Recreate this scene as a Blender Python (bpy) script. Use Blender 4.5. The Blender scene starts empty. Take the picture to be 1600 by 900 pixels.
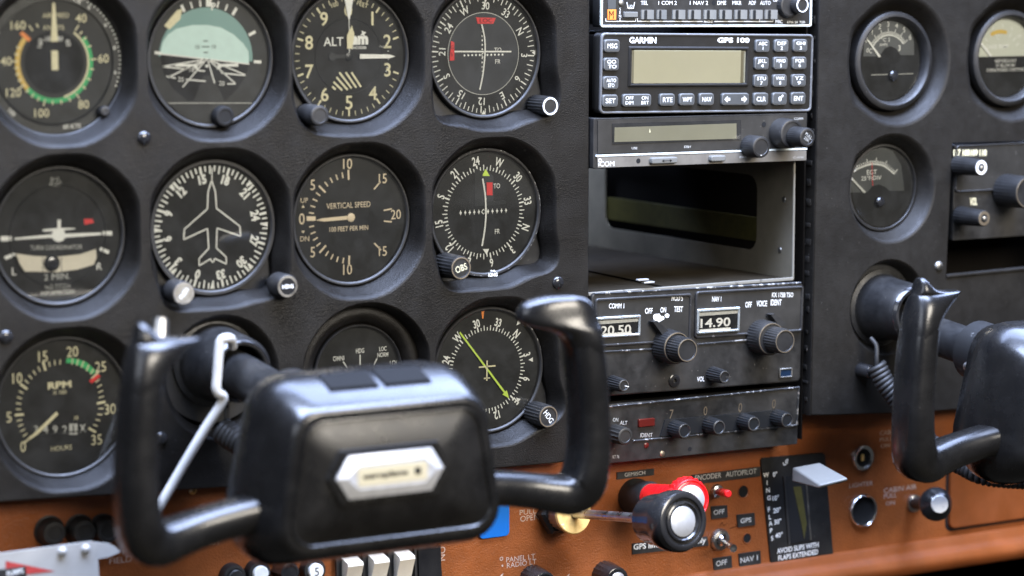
import bpy, math, random
from mathutils import Vector, Matrix
from mathutils.geometry import tessellate_polygon
random.seed(7)
SC = bpy.context.scene
COL = SC.collection
S = 0.001            # everything is modelled in millimetres
R = math.radians
pi = math.pi

# ------------------------------------------------------------------ camera
TH, PH, DIST, FPX = R(31), R(7), 1620.0, 4100.0
st, ct, sp, cp = math.sin(TH), math.cos(TH), math.sin(PH), math.cos(PH)
FW = Vector((st*cp, ct*cp, -sp)); RT = Vector((ct, -st, 0)); UP = Vector((st*sp, ct*sp, cp))
CP = -DIST*FW
cam = bpy.data.cameras.new('camera'); camo = bpy.data.objects.new('camera', cam); COL.objects.link(camo)
rot = Matrix((RT, UP, -FW)).transposed().to_4x4()
camo.matrix_world = Matrix.Translation(CP*S) @ rot
cam.sensor_width = 36; cam.lens = FPX/1600*36; cam.clip_start = 0.05; cam.clip_end = 50
cam.dof.use_dof = True; cam.dof.focus_distance = 1.655; cam.dof.aperture_fstop = 5.0; cam.dof.aperture_blades = 9
SC.camera = camo

# ------------------------------------------------------------------ world and lamps (soft daylight through the cabin windows, one lamp added for dial reflections)
W = bpy.data.worlds.new('World'); SC.world = W; W.use_nodes = True
bg = W.node_tree.nodes['Background']; bg.inputs[0].default_value = (0.62, 0.62, 0.62, 1); bg.inputs[1].default_value = 0.08
def area(name, loc, target, sx, sy, power, col):
    l = bpy.data.lights.new(name, 'AREA'); l.shape = 'RECTANGLE'; l.size = sx; l.size_y = sy; l.energy = power; l.color = col
    o = bpy.data.objects.new(name, l); COL.objects.link(o); o.location = loc
    d = Vector(target) - Vector(loc); o.rotation_euler = d.to_track_quat('-Z', 'Y').to_euler(); return o
area('roof_window_light', (-0.1, -0.36, 1.15), (0, -0.08, 0), 1.6, 0.7, 145, (0.56, 0.68, 1.0))
area('windshield_light', (0.45, 0.50, 0.75), (0.0, -0.25, -0.05), 2.2, 1.1, 120, (0.50, 0.63, 1.0))
area('left_window_light', (-1.5, -0.8, 0.65), (0, -0.1, 0), 1.0, 0.7, 8, (0.85, 0.9, 1.0))
area('rear_window_light', (0.5, -2.6, 1.0), (0.05, 0, 0), 1.3, 0.8, 92, (1.0, 0.92, 0.80))
area('dial_reflection_light', (1.25, -2.1, 0.06), (0.0, 0, 0), 0.9, 0.45, 0.35, (1.0, 0.97, 0.93))  # added lamp, placed and sized to reflect in the upper dial glasses
SC.view_settings.view_transform = 'Standard'; SC.view_settings.look = 'None'
SC.view_settings.exposure = 0.0; SC.view_settings.gamma = 1.0; SC.view_settings.use_curve_mapping = False
SC.cycles.use_denoising = True; SC.cycles.max_bounces = 5; SC.cycles.transparent_max_bounces = 8
SC.cycles.caustics_reflective = False; SC.cycles.caustics_refractive = False

# ------------------------------------------------------------------ pixel of the 1600x900 photograph -> point on the plane Y = y (mm)
def P(px, py, y=0.0):
    a = (px-800)/FPX; b = (450-py)/FPX
    d = FW + a*RT + b*UP
    t = (y-CP.y)/d.y
    return CP.x+t*d.x, CP.z+t*d.z

# ------------------------------------------------------------------ materials
MATS = {}
def M(name, col, rough=0.5, metal=0.0, spec=0.5, var=0.0, vs=200, bump=0.0, bs=900, coat=0.0, rv=0.0, kind='noise', wear=None, dust=0.0, ws=260, wt=0.6, aniso=False):
    m = bpy.data.materials.new(name); m.use_nodes = True; MATS[name] = m
    nt = m.node_tree; N = nt.nodes; L = nt.links; b = N['Principled BSDF']
    b.inputs['Base Color'].default_value = (*col, 1); b.inputs['Roughness'].default_value = rough
    b.inputs['Metallic'].default_value = metal; b.inputs['Specular IOR Level'].default_value = spec
    b.inputs['Coat Weight'].default_value = coat; b.inputs['Coat Roughness'].default_value = 0.1
    tc = N.new('ShaderNodeTexCoord')
    def noise(sc, det=4, rg=0.6):
        n = N.new('ShaderNodeTexNoise'); n.inputs['Scale'].default_value = sc; n.inputs['Detail'].default_value = det; n.inputs['Roughness'].default_value = rg
        L.new(tc.outputs['Object'], n.inputs['Vector']); return n.outputs['Fac']
    def rng(sock, a, b_, c, d):
        n = N.new('ShaderNodeMapRange'); n.inputs[1].default_value = a; n.inputs[2].default_value = b_; n.inputs[3].default_value = c; n.inputs[4].default_value = d
        L.new(sock, n.inputs[0]); return n.outputs[0]
    def mix(fac, A, B):
        n = N.new('ShaderNodeMix'); n.data_type = 'RGBA'; L.new(fac, n.inputs[0])
        for s_, v in ((n.inputs[6], A), (n.inputs[7], B)):
            if isinstance(v, tuple): s_.default_value = (*v, 1)
            else: L.new(v, s_)
        return n.outputs[2]
    cs = None
    if var:
        cs = mix(rng(noise(vs), 0.3, 0.7, 0, 1), tuple(c*(1-var) for c in col), tuple(min(1, c*(1+var)) for c in col))
    rs = None
    if rv:
        rs = rng(noise(vs*0.7+13, 5), 0.3, 0.7, max(0.03, rough-rv), min(1, rough+rv))
    if wear:
        f = rng(noise(ws, 6, 0.7), wt, wt+0.05, 0, 1)
        cs = mix(f, cs if cs is not None else tuple(col), wear)
        mm = N.new('ShaderNodeMath'); mm.operation = 'MULTIPLY'; mm.inputs[1].default_value = 0.8; L.new(f, mm.inputs[0]); L.new(mm.outputs[0], b.inputs['Metallic'])
    if dust:
        v = N.new('ShaderNodeTexVoronoi'); v.inputs['Scale'].default_value = 420; L.new(tc.outputs['Object'], v.inputs['Vector'])
        r1 = rng(v.outputs['Distance'], 0.05, 0.12, 1, 0)
        sepc = N.new('ShaderNodeSeparateColor'); L.new(v.outputs['Color'], sepc.inputs[0])
        r2 = rng(sepc.outputs[0], 0.90, 0.91, 0, 1)
        film = rng(noise(28, 6, 0.65), 0.42, 0.75, 0, 0.10)
        a1 = N.new('ShaderNodeMath'); a1.operation = 'MULTIPLY'; L.new(r1, a1.inputs[0]); L.new(r2, a1.inputs[1])
        a2 = N.new('ShaderNodeMath'); a2.operation = 'MAXIMUM'; L.new(a1.outputs[0], a2.inputs[0]); L.new(film, a2.inputs[1])
        a3 = N.new('ShaderNodeMath'); a3.operation = 'MULTIPLY'; a3.inputs[1].default_value = dust; L.new(a2.outputs[0], a3.inputs[0])
        cs = mix(a3.outputs[0], cs if cs is not None else tuple(col), (0.42, 0.39, 0.34))
    if cs is not None: L.new(cs, b.inputs['Base Color'])
    if rs is not None: L.new(rs, b.inputs['Roughness'])
    if bump:
        bn = N.new('ShaderNodeBump'); bn.inputs['Strength'].default_value = bump; bn.inputs['Distance'].default_value = 0.0005
        if kind == 'leather':
            v = N.new('ShaderNodeTexVoronoi'); v.feature = 'SMOOTH_F1'; v.inputs['Scale'].default_value = bs; L.new(tc.outputs['Object'], v.inputs['Vector'])
            ad = N.new('ShaderNodeMath'); ad.operation = 'ADD'; L.new(v.outputs['Distance'], ad.inputs[0])
            L.new(rng(noise(bs*0.55, 3), 0.2, 0.8, 0, 0.8), ad.inputs[1]); L.new(ad.outputs[0], bn.inputs['Height'])
        else:
            L.new(noise(bs, 3), bn.inputs['Height'])
        L.new(bn.outputs[0], b.inputs['Normal'])
    return m
M('leather', (0.0068, 0.0060, 0.0052), 0.40, spec=0.23, bump=0.4, bs=1900, kind='leather', rv=0.08, vs=60, dust=0.22)
M('panel_paint', (0.0098, 0.0087, 0.0073), 0.52, spec=0.27, bump=0.2, bs=1700, kind='leather', rv=0.08, dust=0.25)
M('black', (0.009, 0.009, 0.0092), 0.45, bump=0.15, bs=1800, rv=0.1, dust=0.5)
M('black_gloss', (0.010, 0.010, 0.011), 0.2, coat=0.35, rv=0.07, vs=90, dust=0.4, bump=0.03, bs=300)
M('yoke', (0.0065, 0.0062, 0.006), 0.27, coat=0.2, rv=0.07, vs=60, dust=0.14, bump=0.1, bs=900)
M('yoke_matte', (0.0065, 0.006, 0.0055), 0.3, spec=0.42, rv=0.07, vs=60, dust=0.2, bump=0.2, bs=1300)
M('bezel', (0.0105, 0.0105, 0.011), 0.48, rv=0.08, bump=0.08, bs=1200, dust=0.5)
M('bezel_worn', (0.02, 0.02, 0.022), 0.4, wear=(0.6, 0.6, 0.58), ws=420, wt=0.57)
M('edge_worn', (0.03, 0.03, 0.03), 0.38, wear=(0.50, 0.47, 0.42), ws=170, wt=0.54)
M('chip_worn', (0.018, 0.017, 0.016), 0.42, wear=(0.34, 0.32, 0.30), ws=150, wt=0.63, bump=0.15, bs=900, dust=0.6)
M('collar_worn', (0.010, 0.010, 0.010), 0.45, wear=(0.4, 0.4, 0.4), ws=90, wt=0.66)
M('radio', (0.0078, 0.0074, 0.0068), 0.45, wear=(0.45, 0.43, 0.4), ws=330, wt=0.70, bump=0.2, bs=1500, dust=0.9, rv=0.1)
M('radio_grey', (0.018, 0.0168, 0.0145), 0.45, bump=0.12, bs=1500, dust=0.5, var=0.2, vs=90)
M('gps_body', (0.0095, 0.0085, 0.007), 0.52, spec=0.28, bump=0.25, bs=1900, dust=0.2, rv=0.06)
M('gps_edge', (0.12, 0.12, 0.12), 0.5, wear=(0.5, 0.5, 0.5), ws=300, wt=0.62)
M('button', (0.055, 0.058, 0.058), 0.45, rv=0.08, dust=0.4)
M('key_rim', (0.14, 0.14, 0.135), 0.45)
M('face', (0.0065, 0.0064, 0.0064), 0.65, spec=0.28, dust=0.15)
M('face_grey', (0.017, 0.017, 0.0165), 0.65, dust=0.2)
M('face_blue', (0.012, 0.014, 0.020), 0.6, dust=0.2)
M('white', (0.86, 0.86, 0.82), 0.5, var=0.06, vs=500)
M('white_dim', (0.52, 0.52, 0.49), 0.5, var=0.15, vs=500)
M('white_faded', (0.52, 0.40, 0.33), 0.6, var=0.25, vs=900)
M('cream', (0.76, 0.70, 0.46), 0.5, var=0.08, vs=500)
M('cream_dim', (0.54, 0.48, 0.32), 0.5)
M('peach', (0.80, 0.66, 0.47), 0.45)
M('green', (0.03, 0.42, 0.13), 0.5)
M('yellow', (0.68, 0.46, 0.10), 0.5)
M('orange', (0.85, 0.25, 0.04), 0.5)
M('red', (0.72, 0.02, 0.02), 0.45)
M('red_faded', (0.42, 0.045, 0.04), 0.5, var=0.15)
M('red_dim', (0.09, 0.008, 0.005), 0.3, spec=0.6)
M('lime', (0.62, 0.83, 0.10), 0.5)
M('sky_teal', (0.60, 0.80, 0.76), 0.5, var=0.04)
M('sky_teal_dark', (0.20, 0.36, 0.34), 0.5)
M('ivory', (0.72, 0.66, 0.54), 0.45, var=0.1, vs=60, dust=0.6)
M('lever_grey', (0.145, 0.143, 0.13), 0.42, var=0.08, vs=50, dust=0.5, bump=0.08, bs=500)
M('rod_white', (0.50, 0.49, 0.46), 0.4, var=0.12, vs=120, dust=0.4)
M('red_gloss', (0.68, 0.010, 0.012), 0.3, coat=0.4, rv=0.08)
M('lcd', (0.62, 0.635, 0.54), 0.35, var=0.06, vs=20)
M('lcd_dark', (0.17, 0.155, 0.10), 0.3, var=0.12, vs=25)
M('lcd_edge', (0.22, 0.21, 0.15), 0.4)
M('chrome', (0.72, 0.72, 0.72), 0.18, metal=1, rv=0.1, vs=300)
M('steel', (0.55, 0.54, 0.52), 0.32, metal=1, rv=0.1, vs=200, var=0.15)
M('steel_dull', (0.36, 0.35, 0.32), 0.45, metal=1, rv=0.1, var=0.2)
M('aluminium', (0.70, 0.70, 0.69), 0.33, metal=0.6, rv=0.08, var=0.06, bump=0.05, bs=300)
M('silver_paint', (0.50, 0.50, 0.50), 0.35, metal=0.2, var=0.1)
M('plate_metal', (0.50, 0.49, 0.46), 0.42, metal=0.35, var=0.15, vs=30, rv=0.1, dust=0.5)
M('bright_frame', (0.62, 0.65, 0.62), 0.3, metal=0.8, rv=0.1, var=0.15)
M('plate_grey', (0.10, 0.105, 0.11), 0.6, dust=0.3)
M('pad', (0.010, 0.010, 0.010), 0.85, spec=0.1, bump=0.3, bs=900)
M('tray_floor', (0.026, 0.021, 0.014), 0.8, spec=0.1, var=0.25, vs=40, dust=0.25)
M('brass', (0.75, 0.48, 0.16), 0.3, metal=1, var=0.3, vs=120, rv=0.15, wear=(0.95, 0.9, 0.8), ws=120, wt=0.62)
M('gold_ring', (0.40, 0.33, 0.24), 0.4, metal=0.9)
M('trim_beige', (0.20, 0.185, 0.16), 0.42, metal=0.4, var=0.25, vs=60, dust=0.6)
M('trim_white', (0.75, 0.80, 0.76), 0.4)
M('olive', (0.06, 0.052, 0.010), 0.6, var=0.2)
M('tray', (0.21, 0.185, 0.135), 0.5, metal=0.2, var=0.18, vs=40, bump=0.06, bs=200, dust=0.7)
M('tray_edge', (0.22, 0.21, 0.18), 0.4, metal=0.5, wear=(0.1, 0.1, 0.1), ws=150, wt=0.62)
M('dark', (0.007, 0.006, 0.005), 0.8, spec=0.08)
M('hole', (0.002, 0.002, 0.002), 0.9)
M('blue', (0.005, 0.16, 0.62), 0.4)
M('blue_dim', (0.008, 0.022, 0.05), 0.3)
M('wood', (0.27, 0.078, 0.020), 0.38, spec=0.38, var=0.2, vs=40, bump=0.5, bs=1150, kind='leather', rv=0.1, dust=0.1)
M('wood_smooth', (0.22, 0.060, 0.0145), 0.4, spec=0.35, var=0.15, vs=45, bump=0.1, bs=500, rv=0.08, dust=0.2)
M('rubber', (0.014, 0.014, 0.014), 0.55, dust=0.5, bump=0.1)
M('tape', (0.018, 0.018, 0.018), 0.4, dust=0.9)
M('jade', (0.012, 0.013, 0.014), 0.35)
def glass_mat(name, tint, k):
    m = bpy.data.materials.new(name); m.use_nodes = True; MATS[name] = m; nt = m.node_tree; N = nt.nodes; L = nt.links
    N.remove(N['Principled BSDF']); o = N['Material Output']
    t = N.new('ShaderNodeBsdfTransparent'); t.inputs[0].default_value = (*tint, 1)
    g = N.new('ShaderNodeBsdfGlossy'); g.inputs['Roughness'].default_value = 0.05
    fr = N.new('ShaderNodeFresnel'); fr.inputs[0].default_value = 1.45
    mu = N.new('ShaderNodeMath'); mu.operation = 'MULTIPLY'; mu.inputs[1].default_value = k; L.new(fr.outputs[0], mu.inputs[0])
    mx = N.new('ShaderNodeMixShader'); L.new(mu.outputs[0], mx.inputs[0]); L.new(t.outputs[0], mx.inputs[1]); L.new(g.outputs[0], mx.inputs[2])
    d = N.new('ShaderNodeBsdfDiffuse'); d.inputs[0].default_value = (0.75, 0.74, 0.7, 1)
    tc = N.new('ShaderNodeTexCoord'); n1 = N.new('ShaderNodeTexNoise'); n1.inputs['Scale'].default_value = 55; n1.inputs['Detail'].default_value = 6; n1.inputs['Roughness'].default_value = 0.7
    oi = N.new('ShaderNodeObjectInfo'); ad = N.new('ShaderNodeVectorMath'); ad.operation = 'ADD'; L.new(tc.outputs['Object'], ad.inputs[0]); L.new(oi.outputs['Location'], ad.inputs[1]); L.new(ad.outputs[0], n1.inputs['Vector'])
    mr = N.new('ShaderNodeMapRange'); mr.inputs[1].default_value = 0.4; mr.inputs[2].default_value = 0.8; mr.inputs[3].default_value = 0.004; mr.inputs[4].default_value = 0.016; L.new(n1.outputs[0], mr.inputs[0])
    m2 = N.new('ShaderNodeMixShader'); L.new(mr.outputs[0], m2.inputs[0]); L.new(mx.outputs[0], m2.inputs[1]); L.new(d.outputs[0], m2.inputs[2])
    L.new(m2.outputs[0], o.inputs['Surface']); return m
glass_mat('glass', (0.96, 0.97, 0.97), 0.9)
glass_mat('lcd_glass', (0.93, 0.93, 0.90), 1.0)

# ------------------------------------------------------------------ text -> flat mesh, cached
_tc = {}
def text2d(s, bold=0.0, shear=0.0):
    k = (s, bold, shear)
    if k in _tc: return _tc[k]
    cu = bpy.data.curves.new('t', 'FONT'); cu.body = s; cu.size = 1; cu.resolution_u = 3; cu.offset = bold; cu.shear = shear; cu.fill_mode = 'FRONT'
    cu.space_line = 0.95; cu.align_x = 'CENTER'
    o = bpy.data.objects.new('t', cu); COL.objects.link(o)
    dg = bpy.context.evaluated_depsgraph_get(); dg.update()
    me = bpy.data.meshes.new_from_object(o.evaluated_get(dg))
    vs = [(v.co.x, v.co.y) for v in me.vertices]; fs = [tuple(p.vertices) for p in me.polygons]
    bpy.data.objects.remove(o); bpy.data.curves.remove(cu); bpy.data.meshes.remove(me)
    xs = [v[0] for v in vs]; ys = [v[1] for v in vs]
    bb = (min(xs), max(xs), min(ys), max(ys))
    _tc[k] = (vs, fs, bb); return _tc[k]

# ------------------------------------------------------------------ mesh builder (local millimetres; x right, y into the panel, z up)
def rr(x0, x1, z0, z1, r, n=4):
    r = max(0.01, min(r, (x1-x0)/2-0.01, (z1-z0)/2-0.01)); out = []
    for cx, cz, a0 in ((x1-r, z1-r, 0), (x0+r, z1-r, 90), (x0+r, z0+r, 180), (x1-r, z0+r, 270)):
        for i in range(n+1):
            a = R(a0+90*i/n); out.append((cx+r*math.cos(a), cz+r*math.sin(a)))
    return out
def pol(a, r, cx=0, cz=0):
    a = R(a); return cx+r*math.sin(a), cz+r*math.cos(a)
def catmull(pts, n=6):
    out = []
    for i in range(len(pts)-1):
        p0 = pts[max(i-1, 0)]; p1 = pts[i]; p2 = pts[i+1]; p3 = pts[min(i+2, len(pts)-1)]
        for k in range(n):
            t = k/n
            out.append(tuple(0.5*(2*b+(c-a)*t+(2*a-5*b+4*c-d)*t*t+(3*b-a-3*c+d)*t**3) for a, b, c, d in zip(p0, p1, p2, p3)))
    out.append(tuple(pts[-1])); return out
class MB:
    def __init__(s): s.v = []; s.f = []
    def add(s, vs, fs):
        o = len(s.v); s.v += [tuple(v) for v in vs]; s.f += [tuple(i+o for i in f) for f in fs]; return s
    def flat(s, pts, y):
        return s.add([(x, y, z) for x, z in pts], [tuple(range(len(pts)))])
    def loft(s, rings, cap0=True, cap1=True):
        n = len(rings[0]); vs = [p for r_ in rings for p in r_]; fs = []
        for k in range(len(rings)-1):
            for i in range(n):
                j = (i+1) % n; fs.append((k*n+i, k*n+j, (k+1)*n+j, (k+1)*n+i))
        if cap0: fs.append(tuple(range(n)))
        if cap1: fs.append(tuple(range((len(rings)-1)*n, len(rings)*n)))
        return s.add(vs, fs)
    def prism(s, pts, y0, y1):
        return s.loft([[(x, y0, z) for x, z in pts], [(x, y1, z) for x, z in pts]])
    def rbox(s, x0, x1, z0, z1, y0, y1, r=1.0, b=0.5, n=4):
        q = lambda d, y: [(x, y, z) for x, z in rr(x0+d, x1-d, z0+d, z1-d, max(r-d, 0.05), n)]
        if b > 0: return s.loft([q(b, y0), q(b*0.3, y0+b*0.3), q(0, y0+b), q(0, y1)])
        return s.loft([q(0, y0), q(0, y1)])
    def frame(s, x0, x1, z0, z1, t, y0, y1, r=1.0, b=0.4, n=4):
        A = lambda d, y: [(x, y, z) for x, z in rr(x0+d, x1-d, z0+d, z1-d, max(r-d*0.6, 0.1), n)]
        return s.loft([A(0, y1), A(0, y0+b), A(b, y0), A(t-b, y0), A(t, y0+b), A(t, y1)], False, False)
    def arc(s, r0, r1, a0, a1, y, n=40, cx=0, cz=0):
        vs = []; fs = []
        for i in range(n+1):
            a = a0+(a1-a0)*i/n
            for r_ in (r0, r1):
                x, z = pol(a, r_, cx, cz); vs.append((x, y, z))
        for i in range(n): fs.append((2*i, 2*i+1, 2*i+3, 2*i+2))
        return s.add(vs, fs)
    def tick(s, a, r0, r1, w, y, cx=0, cz=0, w1=None):
        w1 = w if w1 is None else w1
        d = Vector(pol(a, 1)); n = Vector((d.y, -d.x)); c = Vector((cx, cz))
        return s.flat([tuple(c+d*r0-n*w/2), tuple(c+d*r0+n*w/2), tuple(c+d*r1+n*w1/2), tuple(c+d*r1-n*w1/2)], y)
    def line(s, p, q, w, y):
        p = Vector(p); q = Vector(q); d = (q-p).normalized(); n = Vector((-d.y, d.x))*w/2
        return s.flat([tuple(p-n), tuple(q-n), tuple(q+n), tuple(p+n)], y)
    def poly(s, pts, w, y, closed=False):
        for i in range(len(pts)-(0 if closed else 1)): s.line(pts[i], pts[(i+1) % len(pts)], w, y)
        return s
    def disc(s, r, y, n=48, cx=0, cz=0):
        return s.flat([(cx+r*math.cos(2*pi*i/n), cz+r*math.sin(2*pi*i/n)) for i in range(n)], y)
    def lathe(s, prof, n=48, cx=0, cz=0, flute=0, fl=(), closed=False):
        rings = []
        for k, (r_, y) in enumerate(prof):
            ring = []
            for i in range(n):
                a = 2*pi*i/n; q = r_
                if flute and k in fl: q = r_-(flute if i % 2 else 0)
                ring.append((cx+q*math.cos(a), y, cz+q*math.sin(a)))
            rings.append(ring)
        return s.loft(rings, not closed, not closed)
    def tube(s, path, rad, n=12, cap=True):
        pts = [Vector(p) for p in path]; rings = []; nrm = None
        for i, p in enumerate(pts):
            t = (pts[min(i+1, len(pts)-1)]-pts[max(i-1, 0)]).normalized()
            if nrm is None:
                nrm = t.orthogonal().normalized()
            else:
                nrm = (nrm-t*nrm.dot(t)).normalized()
            b = t.cross(nrm); r_ = rad(i/(len(pts)-1)) if callable(rad) else rad
            rings.append([tuple(p+r_*(nrm*math.cos(2*pi*k/n)+b*math.sin(2*pi*k/n))) for k in range(n)])
        return s.loft(rings, cap, cap)
    def sheet(s, outer, holes, y):
        loops = [[Vector((x, z, 0)) for x, z in l] for l in [outer]+holes]
        tris = tessellate_polygon(loops); flat = [p for l in loops for p in l]
        return s.add([(p.x, y, p.y) for p in flat], [tuple(t) for t in tris])
    def text(s, t, x, z, h, y, rot=0, w=None, bold=0.012, shear=0.0, align='c', sq=1.0):
        vs, fs, (x0, x1, z0, z1) = text2d(t, bold, shear)
        lines = t.count('\n')+1
        k = h/((z1-z0) if lines > 1 else max(z1-z0, 0.3)); kx = (w/(x1-x0)) if w else k*sq
        ox = {'c': (x0+x1)/2, 'l': x0, 'r': x1}[align]; oz = (z0+z1)/2
        a = R(rot); c_, s_ = math.cos(a), math.sin(a); out = []
        for vx, vz in vs:
            lx, lz = (vx-ox)*kx, (vz-oz)*k
            out.append((x+lx*c_+lz*s_, y, z-lx*s_+lz*c_))
        return s.add(out, fs)
    def build(s, name, mat, parent=None, smooth=35, origin=None):
        me = bpy.data.meshes.new(name); me.from_pydata([(x*S, y*S, z*S) for x, y, z in s.v], [], s.f); me.update()
        if mat: me.materials.append(MATS[mat])
        if smooth: me.shade_smooth(); me.set_sharp_from_angle(angle=R(smooth))
        o = bpy.data.objects.new(name, me); COL.objects.link(o)
        if parent is not None: o.parent = parent.root if isinstance(parent, Thing) else parent
        if origin: o.location = [c*S for c in origin]
        return o
def fixn(o):
    import bmesh
    bm = bmesh.new(); bm.from_mesh(o.data); bmesh.ops.recalc_face_normals(bm, faces=bm.faces); bm.to_mesh(o.data); bm.free(); return o

class Thing:
    def __init__(s, name, label, cat, x, z, y=0.0, roll=0.0, group=None, kind=None):
        o = bpy.data.objects.new(name, None); COL.objects.link(o); o.empty_display_size = 0.01
        o.location = (x*S, y*S, z*S); o.rotation_euler = (0, R(roll), 0)
        if kind: o['kind'] = kind
        else: o['category'] = cat
        o['label'] = label
        if group: o['group'] = group
        s.root = o; s.x, s.y, s.z, s.roll = x, y, z, R(roll)
    def L(s, px, py, y=0.0):                      # photograph pixel -> local x, z on the plane at world depth y
        X, Z = P(px, py, y); X -= s.x; Z -= s.z; c_, s_ = math.cos(s.roll), math.sin(s.roll)
        return X*c_-Z*s_, X*s_+Z*c_
    def txt(s, mb, t, px0, px1, py, hpx, y, py1=None, **kw):   # text spanning px0..px1 at height hpx
        a = s.L(px0, py, y+s.y); b = s.L(px1, py if py1 is None else py1, y+s.y)
        mm = abs(s.L(px0, py-hpx/2, y+s.y)[1]-s.L(px0, py+hpx/2, y+s.y)[1])
        ang = 0 if py1 is None else -math.degrees(math.atan2(b[1]-a[1], b[0]-a[0]))
        kw.setdefault('rot', ang)
        return mb.text(t, (a[0]+b[0])/2, (a[1]+b[1])/2, mm, y, w=math.hypot(b[0]-a[0], b[1]-a[1]) if py1 is not None else b[0]-a[0], **kw)
    def rect(s, px0, py0, px1, py1, y):
        a = s.L(px0, py0, y+s.y); b = s.L(px1, py1, y+s.y); return min(a[0], b[0]), max(a[0], b[0]), min(a[1], b[1]), max(a[1], b[1])
def tag(o, label, cat, group=None, kind=None):
    o['label'] = label
    if kind: o['kind'] = kind
    else: o['category'] = cat
    if group: o['group'] = group
    return o

def knob(parent, x, z, y0, y1, r, mat='black', ring=None, ringw=0.8, n=48, flute=0.5, taper=0.96, capmat=None, name='knob', base=None):
    """a fluted knob from y0 (base) out to y1 (front); ring = material of the inlaid front ring"""
    m = MB(); d = (y0-y1)
    prof = [(r, y0), (r, y0-d*0.05), (r*taper, y1+0.9), (r*taper-0.35, y1+0.25), (r*taper-0.9, y1), (r*taper-ringw-1.1, y1), (r*taper-ringw-1.3, y1+0.3)]
    m.lathe(prof, n, x, z, flute, (0, 1, 2) if flute else ())
    o = m.build(name, mat, parent)
    if ring:
        MB().lathe([(r*taper-0.7, y1+0.1), (r*taper-0.75, y1-0.15), (r*taper-0.8-ringw, y1-0.15), (r*taper-0.85-ringw, y1+0.1)], n, x, z, closed=True).build('front_ring', ring, o)
    return o
def screw(parent, x, z, y=0.0, r=3.2, mat='steel_dull', slot=30, name='screw'):
    m = MB().lathe([(r, y+0.2), (r, y-0.4), (r*0.85, y-1.3), (r*0.5, y-1.9), (r*0.2, y-2.05)], 20, x, z)
    o = m.build(name, mat, parent)
    d = MB()
    for a in (slot, slot+90): d.tick(a, -r*0.5, r*0.5, r*0.16, y-2.12, x, z)
    d.build('slot', 'hole', o); return o

# ================================================================== the black panels and the brown lower panel
def outline(cx, cz, r, hx, hz, lobes=(), n=96):
    rad = []
    for i in range(n):
        a = 360*i/n; sn, cs = abs(math.sin(R(a))), abs(math.cos(R(a)))
        q = min(r, hx/max(sn, 1e-6), hz/max(cs, 1e-6))
        for la, amp, wd in lobes:
            d = (a-la+180) % 360-180; q += amp*math.exp(-(d/wd)**2)
        rad.append(q)
    for _ in range(2): rad = [(rad[i-1]+2*rad[i]+rad[(i+1) % n])/4 for i in range(n)]
    return rad
def ring_pts(cx, cz, rad): return [pol(360*i/len(rad), q, cx, cz) for i, q in enumerate(rad)]
def recess(mb, cx, cz, rad, rin, depth, lobes=(), back=6):
    n = len(rad); rin_l = []
    for i in range(n):
        a = 360*i/n; q = rin
        for la, amp, wd in lobes:
            d = (a-la+180) % 360-180; q += (amp+2.5)*math.exp(-(d/wd)**2)
        rin_l.append(min(q, rad[i]-2.5))
    rings = []
    for k, y in ((0, 0), (0.10, 0.25), (0.22, 0.95), (0.4, depth*0.28), (0.9, depth*0.93), (0.97, depth), (1.0, depth+0.6), (1.0, depth+back)):
        rings.append([(x, y, z) for x, z in ring_pts(cx, cz, [a+(b-a)*k for a, b in zip(rad, rin_l)])])
    mb.loft(rings, False, False)
X1, X2, X3, X4 = -290, -195.5, -105, -12
Z1, Z2, Z3 = 144, 46.5, -51
LOB = {'alt': [(222, 7, 17)], 'vor1': [(128, 9, 15), (226, 8, 13)], 'dg': [(218, 8, 14), (135, 8, 14)], 'vor2': [(218, 8, 15), (128, 9, 13)], 'hdg': [(122, 9, 15)]}
REC = [('asi', X1, Z1), ('ai', X2, Z1), ('alt', X3, Z1), ('vor1', X4, Z1), ('tc', X1, Z2), ('dg', X2, Z2), ('vsi', X3, Z2), ('vor2', X4, Z2), ('tach', X1, Z3), ('cpl', -101, -47), ('hdg', -10, -52)]
pm = MB(); holes = []
for k, x, z in REC:
    lb = LOB.get(k, ()); rad = outline(x, z, 48.5, 44.4, 47.3, lb) if k != 'cpl' else outline(x, z, 45, 43, 44.8)
    holes.append(ring_pts(x, z, rad)); recess(pm, x, z, rad, 40.0, 12.5, lb)
rad = outline(0, 0, 37, 37, 37); holes.append(ring_pts(X2-1, -40, rad)); recess(pm, X2-1, -40, rad, 31, 9)
LP = [(-440, -95), (-330, -98.5), (-200, -104), (-60, -110.5), (30, -112), (48, -112), (54, -107), (55.5, -100), (55.5, 20), (55.5, 194), (-440, 194)]
pm.sheet(LP, holes, 0)
# rounded return along the edge
def edge_return(mb, pts, d):
    n = len(pts); c = (sum(p[0] for p in pts)/n, sum(p[1] for p in pts)/n)
    rings = [[(x, 0, z) for x, z in pts]]
    for off, y in ((0.35, 0.15), (0.9, 0.8), (1.1, 2.0), (1.1, d)):
        rings.append([(x+(off if x > c[0] else -off), y, z+(off if z > c[1] else -off)) for x, z in pts])
    mb.loft(rings, False, False)
edge_return(pm, LP, 40)
panel = pm.build('instrument_panel', 'leather', smooth=30); fixn(panel)
panel['kind'] = 'structure'; panel['label'] = 'black grained instrument panel with round recesses'
for px, py in ((226, 216), (10, 527), (252, 686), (873, 442)):
    x, z = P(px, py, -1); screw(panel, x, z, 0, 4.2, 'black_gloss' , random.uniform(0, 90))

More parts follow.
